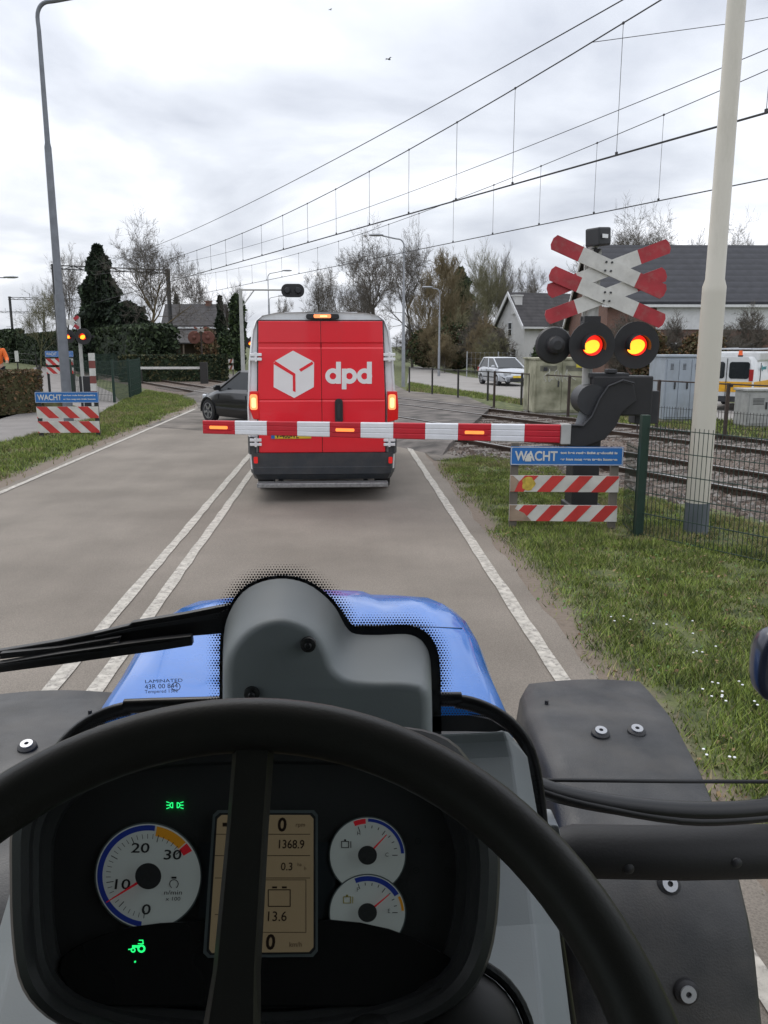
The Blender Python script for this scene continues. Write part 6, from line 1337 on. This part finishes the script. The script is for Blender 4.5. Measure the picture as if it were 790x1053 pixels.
# rev counter
cx, cy = 152.5, 901
dl_ = px2(cx, cy, ringpts(55.5, 64), .0, .0012, 'rev_counter', dring, trc)
px2(cx, cy, ringpts(53.8, 64), .0012, .0018, 'dial_face', dialw, dl_)
px2(cx, cy, arcband(47, 52.5, R_(82), R_(262), 50), .0018, .0023, 'blue_band', dblue, dl_)
px2(cx, cy, arcband(42, 52, R_(42), R_(80), 16), .0018, .0023, 'orange_band', dor, dl_); px2(cx, cy, arcband(42, 52, R_(30), R_(40.5), 6), .0018, .0023, 'red_band', dred, dl_)
ticks(cx, cy, 264, 38, 30, 38.5, 43.5, dl_, 5, 36, .28)
for s, x, y in (('0', 150, 936), ('10', 124, 910), ('20', 144, 872.5), ('30', 177, 879.5)): dtext(s, x, y, 8.5, dl_, sx=1.45, bold=.12)
dtext('n/min', 178, 918, 3.8, dl_, sx=1.4); dtext('x 100', 178, 924.5, 3.2, dl_, sx=1.3)
px2(179, 909, arcband(4, 4.8, R_(-60), R_(240), 18), .0018, .0024, 'engine_symbol', dink, dl_); px2(179, 903.5, [(-2.6, 0), (2.6, 0), (2.6, 2), (-2.6, 2)], .0018, .0024, 'engine_symbol', dink, dl_)
needle(cx, cy, 212, 51, 1.6, dl_); px2(cx, cy, ringpts(13.5, 32), .0018, .011, 'hub_cap', pod_m, dl_)
# temperature and fuel gauges
for cx, cy, nm, arcs, nd, lt, hz_ in ((378, 879.5, 'temperature_gauge', ((93, 113, dred, 32.5, 37.6), (3, 89, dblue, 34.5, 37.8)), 47, (('H', 369, 857), ('C', 398, 879)), .0), (378, 938.5, 'fuel_gauge', ((31, 111, dblue, 32.5, 37.6), (3, 27, dor, 35, 37.6)), 40, (('F', 368, 915), ('E', 400, 937)), .0016)):
    g_ = px2(cx, cy, ringpts(40, 56), .0 + hz_, .0012 + hz_, nm, dring, trc); px2(cx, cy, ringpts(38.6, 56), .0012 + hz_, .0018 + hz_, 'dial_face', dialw, g_)
    for a0, a1, m_, r0, r1 in arcs: px2(cx, cy, arcband(r0, r1, R_(a0), R_(a1), 24), .0018 + hz_, .0023 + hz_, 'colour_band', m_, g_)
    bm = B()
    for i in range(9):
        a = R_(108 - 108 * i / 8); d = (math.cos(a), math.sin(a)); nn = (-d[1] * .4, d[0] * .4); r_a = 25.5 if i % 4 == 0 else 28; bm.faces.new([bm.verts.new(D(cx + x, cy - y, .0026 + hz_)) for x, y in [(d[0] * r_a + nn[0], d[1] * r_a + nn[1]), (d[0] * 31 + nn[0], d[1] * 31 + nn[1]), (d[0] * 31 - nn[0], d[1] * 31 - nn[1]), (d[0] * r_a - nn[0], d[1] * r_a - nn[1])]])
    T('tick_marks', bm, dink, g_)
    for s, x, y in lt: dtext(s, x, y, 3.6, g_, h=.0026 + hz_)
    needle(cx, cy, nd, 29, 1.2, g_); px2(cx, cy, ringpts(9.8, 28), .0018 + hz_, .010, 'hub_cap', pod_m, g_)
    sx_, sy_ = (355, 868) if cy < 900 else (357, 925)
    bm = B(); 
    for P in ([(-4, -4), (4, -4), (4, -3.2), (-4, -3.2)], [(-4, -4), (-3.2, -4), (-3.2, 3), (-4, 3)], [(3.2, -4), (4, -4), (4, 3), (3.2, 3)], [(-4, 2.4), (4, 2.4), (4, 3.2), (-4, 3.2)], [(-1, 3), (1, 3), (1, 5), (-1, 5)], [(5.5, -4), (6.3, -4), (6.3, 3), (5.5, 3)]): loft(bm, [[D(sx_ + x, sy_ - y, h) for x, y in P] for h in (.0019 + hz_, .0025 + hz_)])
    T('gauge_symbol', bm, dink if cy < 900 else M('fuel_symbol_amber', (.5, .4, .05), .5), g_)
# lower trim lip that cuts off the dials
lip = [(60, 1000), (62, 985), (80, 972), (105, 961), (135, 953), (165, 949), (205, 947), (340, 945.5), (370, 948.5), (400, 955), (425, 964), (450, 976), (470, 990), (475, 1000), (460, 1035), (80, 1035)]
glossb = M('gloss_black', (.014, .014, .015), .25)
bm = B(); loft(bm, [[D(*q, h) for q in lip] for h in (.003, .0068)]); T('trim_lip', bm, glossb, pod, bevel=.001)
# display
def quadpx(x0, x1, y0, y1, sl=.07): return [(x0 + (y1 - y) * 0 - (y - 833) * 0 + (x - x0) * 0, y) for x, y in ()]
fr_o = [(224, 833), (323, 833), (327, 838), (327, 978), (322, 984), (214, 985), (209, 980), (219, 838)]
fr_i = [(226, 836), (321, 836), (324.5, 840), (324.5, 976), (320, 981), (216, 982), (212.5, 978), (221.5, 840)]
fr_j = [(228, 838), (319, 838), (322.5, 842), (322.5, 974), (318, 979), (218, 980), (215, 976), (223.5, 842)]
bm = B(); loft(bm, [[D(*q, h) for q in fr_o] for h in (.0, .0085)]); disp = T('display', bm, dring, trc)
bm = B(); loft(bm, [[D(*q, h) for q in fr_i] for h in (.0085, .0088)]); T('display_border', bm, dink, disp)
lcd = M('lcd_amber', (.2, .15, .085), .35, var=.12, scale=12, emis=(.66, .52, .32), estr=.07); ink = M('lcd_ink', (.03, .012, .005), .6)
bm = B(); loft(bm, [[D(*q, h) for q in fr_j] for h in (.0088, .0091)]); lc = T('lcd_screen', bm, lcd, disp)
def lrect(bm, x0, x1, y0, y1): loft(bm, [[D(*q, h) for q in ((x0, y0), (x1, y0), (x1, y1), (x0, y1))] for h in (.0091, .0094)])
bm = B()
for y in (857.5, 879.5, 902.5): lrect(bm, 221, 319, y, y + .7)
for r_ in ((252, 315, 904.5, 905.1), (252, 315, 958.4, 959), (314.4, 315, 905, 959), (252, 252.6, 905, 959), (276, 299, 914.5, 915.5), (276, 299, 931.5, 932.5), (298, 299, 914.5, 932), (275.5, 276.5, 914.5, 932), (280, 285, 911.5, 913.5), (290, 295, 911.5, 913.5), (221, 270, 940, 940.7)): lrect(bm, *r_)
lrect(bm, 232, 240, 914, 918); lrect(bm, 229, 238, 846, 850)
T('display_lines', bm, ink, disp)
lg_ = M('lcd_ink_faint', (.13, .08, .04), .6)
for s, x, y, h_, bb_, mt in (('0', 290, 848.5, 12, .5, ink), ('rpm', 309, 848, 4, 0, lg_), ('1368.9', 299, 868.5, 7.6, .12, ink), ('0.3', 295, 891.5, 6.8, .05, ink), ('ha', 308, 889, 3.2, 0, lg_), ('13.6', 284, 943, 8.2, .05, ink), ('0', 278, 970, 12, .5, ink), ('km/h', 304, 971.5, 4.2, 0, lg_), ('h', 314, 893, 3, 0, lg_)): dtext(s, x, y, h_, disp, mt, bb_, h=.0095, name='display_text', sx=.9 if len(s) > 4 else 1.)
# tell-tales
grn = M('telltale_green', (.02, .5, .1), .5, emis=(.02, 1, .22), estr=1.1)
P_ = []
bm = B()
def tel(bm, cx, cy, P, h=.0): loft(bm, [[D(cx + x, cy - y, hh) for x, y in P] for hh in (h, h + .0006)])
for s in (-1, 1):
    tel(bm, 180 + s * 2.6, 828, [(s * x, y) for x, y in arcband(2.0, 3.1, R_(-90), R_(90), 8)]); tel(bm, 180 + s * 2.3, 828, [(-.45, -2.9), (.45, -2.9), (.45, 2.9), (-.45, 2.9)])
    for k in (-1, 0, 1): tel(bm, 180 + s * 5.2, 828 - k * 2.4, [(s * x, y + k * x * .3) for x, y in ((.3, -.45), (3.6, -.45), (3.6, .45), (.3, .45))])
T('sidelight_telltale', bm, grn, pod)
bm = B(); h = .0069
tel(bm, 145.5, 975.5, arcband(2.2, 4.2, 0, 6.28, 16), h); tel(bm, 137, 977, arcband(1.2, 2.6, 0, 6.28, 12), h)
tel(bm, 140, 973, [(-4, -1.5), (4, -1.5), (4, 1), (-4, 1)], h); tel(bm, 144.5, 970, [(-2.6, -1), (3.4, -1), (3, 3.6), (-1.6, 3.6), (-1.6, 2.6), (1.9, 2.6), (2.2, 0), (-2.6, 0)], h); tel(bm, 133, 976, [(-1, -1), (3, -.2), (3, .7), (-1, .2)], h)
T('tractor_telltale', bm, grn, pod)
bm = B(); c = D(139, 989, .0075); tube(bm, [c - NN * .002, c + NN * .0003], .0006, 8); T('green_dot', bm, grn, pod)
# faint dark symbols of unlit warning lamps
dk2 = M('unlit_symbol', (.03, .03, .032), .6)
bm = B()
for x, y in ((430, 865), (455, 868), (428, 895), (460, 895), (445, 950)): tel(bm, x, y, arcband(2.6, 3.4, 0, 6.28, 14), .0); tel(bm, x, y, [(-1.5, -.4), (1.5, -.4), (1.5, .4), (-1.5, .4)], .0)
T('unlit_symbols', bm, dk2, pod)
# steering wheel
SWc = Vector((-.0573, .2917, 1.7548)); aT, bT, SR = .645, -.0398, .2054
e1 = Vector((math.cos(bT), 0, math.sin(bT))); e2 = Vector((0, math.cos(aT), math.sin(aT))); e2 = (e2 - e1 * e2.dot(e1)).normalized(); sn = e1.cross(e2)
bm = B(); n, m = 96, 16; rings = []
for i in range(n):
    a = 2 * math.pi * i / n; rd = e1 * math.sin(a) + e2 * math.cos(a); rings.append([SWc + rd * (SR + .0162 * math.cos(q)) + sn * (.0150 * math.sin(q)) for q in [2 * math.pi * k / m for k in range(m)]])
rv2 = [[bm.verts.new(p) for p in r_] for r_ in rings]
for i in range(n):
    for k in range(m): bm.faces.new((rv2[i][k], rv2[(i + 1) % n][k], rv2[(i + 1) % n][(k + 1) % m], rv2[i][(k + 1) % m]))
sw = T('steering_wheel', bm, whl_m, smooth=True, ang=80)
for ang_ in (0, R_(118), R_(-118)):
    rd = e1 * math.sin(ang_) + e2 * math.cos(ang_); sd_ = sn.cross(rd); off_ = SWc + (e1 * -.002 if ang_ == 0 else Vector((0, 0, 0)))
    bm = B(); loft(bm, [[off_ + rd * u + sd_ * (s_ * w_) + sn * (h_ + dz) for s_, h_ in ((-1, -.004), (-.75, .004), (.75, .004), (1, -.004), (.8, -.009), (-.8, -.009))] for u, w_, dz in ((.03, .017, -.03), (.08, .0125, -.026), (.15, .0118, -.012), (.196, .0122, -.002))]); T('spoke', bm, whl_m, sw, smooth=True, ang=50)
bm = B(); tube(bm, [SWc - sn * .06, SWc - sn * .02, SWc - sn * .012], [.05, .05, .035], 28); T('hub', bm, whl_m, sw, smooth=True)
bm = B(); tube(bm, [SWc - sn * .05, SWc - sn * .5], .04, 16); T('steering_column', bm, black)
bm = B(); bx(bm, XT - .2, XT + .2, .62, .95, .95, 1.45); T('dashboard_base', bm, black)
# shuttle lever boot and knob under the panel
c = D(470, 1078, .0); r_ = 66 / FPX * .66
bm = B(); tube(bm, [c - NN * .03, c + NN * .0, c + NN * .02, c + NN * .032, c + NN * .036], [r_ * 1.0, r_ * .97, r_ * .78, r_ * .45, r_ * .1], 30); bt = T('lever_boot', bm, M('boot_rubber', (.028, .026, .026), .6), smooth=True, ang=60)
bm = B(); rings = [[c + (EX * math.cos(a) + EY * math.sin(a)) * (r_ * 1.05 + .004 * math.cos(q)) + NN * (.004 * math.sin(q)) for q in [6.2832 * k / 8 for k in range(8)]] for a in [6.2832 * i / 40 for i in range(41)]]; loft(bm, rings, False); T('boot_ring', bm, black, bt, smooth=True)
c = D(384, 1086, .03); bm = B(); tube(bm, [c - NN * .03, c + NN * .0, c + NN * .012, c + NN * .016], [.022, .023, .017, .004], 22); kn = T('control_knob', bm, M('knob_black', (.02, .02, .02), .5), smooth=True, ang=60)
bm = B(); c2 = D(388, 1070, .052); tube(bm, [c2 - NN * .002, c2], .0016, 10); T('red_mark', bm, dred, kn)
# pipes and mirror outside on the right
pm_ = M('pipe_black', (.014, .014, .015), .35)
bm = B(); tube(bm, [PY(553, 802, 1.25), PY(700, 803.5, 1.25), PY(860, 804, 1.25)], .0034, 8); T('stay_rod', bm, pm_)
bm = B(); tube(bm, smoothpts([PY(548, 806, 1.16), PY(575, 816, 1.16), (PY(630, 827, 1.16)), PY(700, 834, 1.16), PY(770, 833, 1.16), PY(860, 822, 1.16)], 4), .0155, 14); rl = T('guide_rail', bm, pm_, smooth=True)
bm = B(); tube(bm, smoothpts([PY(552, 812, 1.15), PY(600, 826, 1.15), PY(700, 843, 1.15), PY(770, 842, 1.15), PY(860, 832, 1.15)], 4), .008, 10); T('guide_rail_lip', bm, pm_, rl, smooth=True)
bm = B(); tube(bm, [PY(560, 874, 1.2), PY(572, 875, 1.2), PY(590, 875, 1.2), PY(700, 877, 1.2), PY(900, 873, 1.2)], [.03, .034, .042, .043, .043], 24); tb = T('exhaust_tube', bm, M('tube_matt', (.014, .014, .015), .6, bump=.05, bscale=200), smooth=True); tb.name = 'support_tube'
for px, py in ((647, 894), (758, 888)):
    c = PY(px, py, 1.157); bm = B(); tube(bm, [c + Y_ * .02, c, c - Y_ * .003], [.009, .009, .005], 14); T('bolt', bm, darkmetal, tb, smooth=True)
bm = B(); a = [PY(*q, 1.12) for q in ((556, 848), (575, 850), (578, 868), (560, 866))]; loft(bm, [a, [p + Y_ * .05 for p in a]]); T('hinge_bracket', bm, gpan, bevel=.003)
mm_ = M('mirror_shell', (.02, .026, .05), .3, coat=.5)
c = PY(812, 685, 1.35); rx, rz_ = 34 / FPX * 1.45, 41 / FPX * 1.45
bm = B(); loft(bm, [[c + Vector((px_ * k, dy_, py_ * k)) for px_, py_ in [(math.copysign(abs(math.cos(q)) ** .6, math.cos(q)) * rx, math.copysign(abs(math.sin(q)) ** .7, math.sin(q)) * rz_) for q in [6.2832 * i / 32 for i in range(32)]]] for dy_, k in ((-.01, .8), (-.008, .94), (.0, 1), (.03, .97), (.06, .75), (.07, .3))]); mr_ = T('side_mirror', bm, mm_, smooth=True, ang=60)
bm = B(); tube(bm, smoothpts([c - Z * rz_ * .8, PY(812, 780, 1.35), PY(800, 815, 1.3), PY(785, 826, 1.2)]), .009, 8); T('mirror_arm', bm, pm_, mr_)
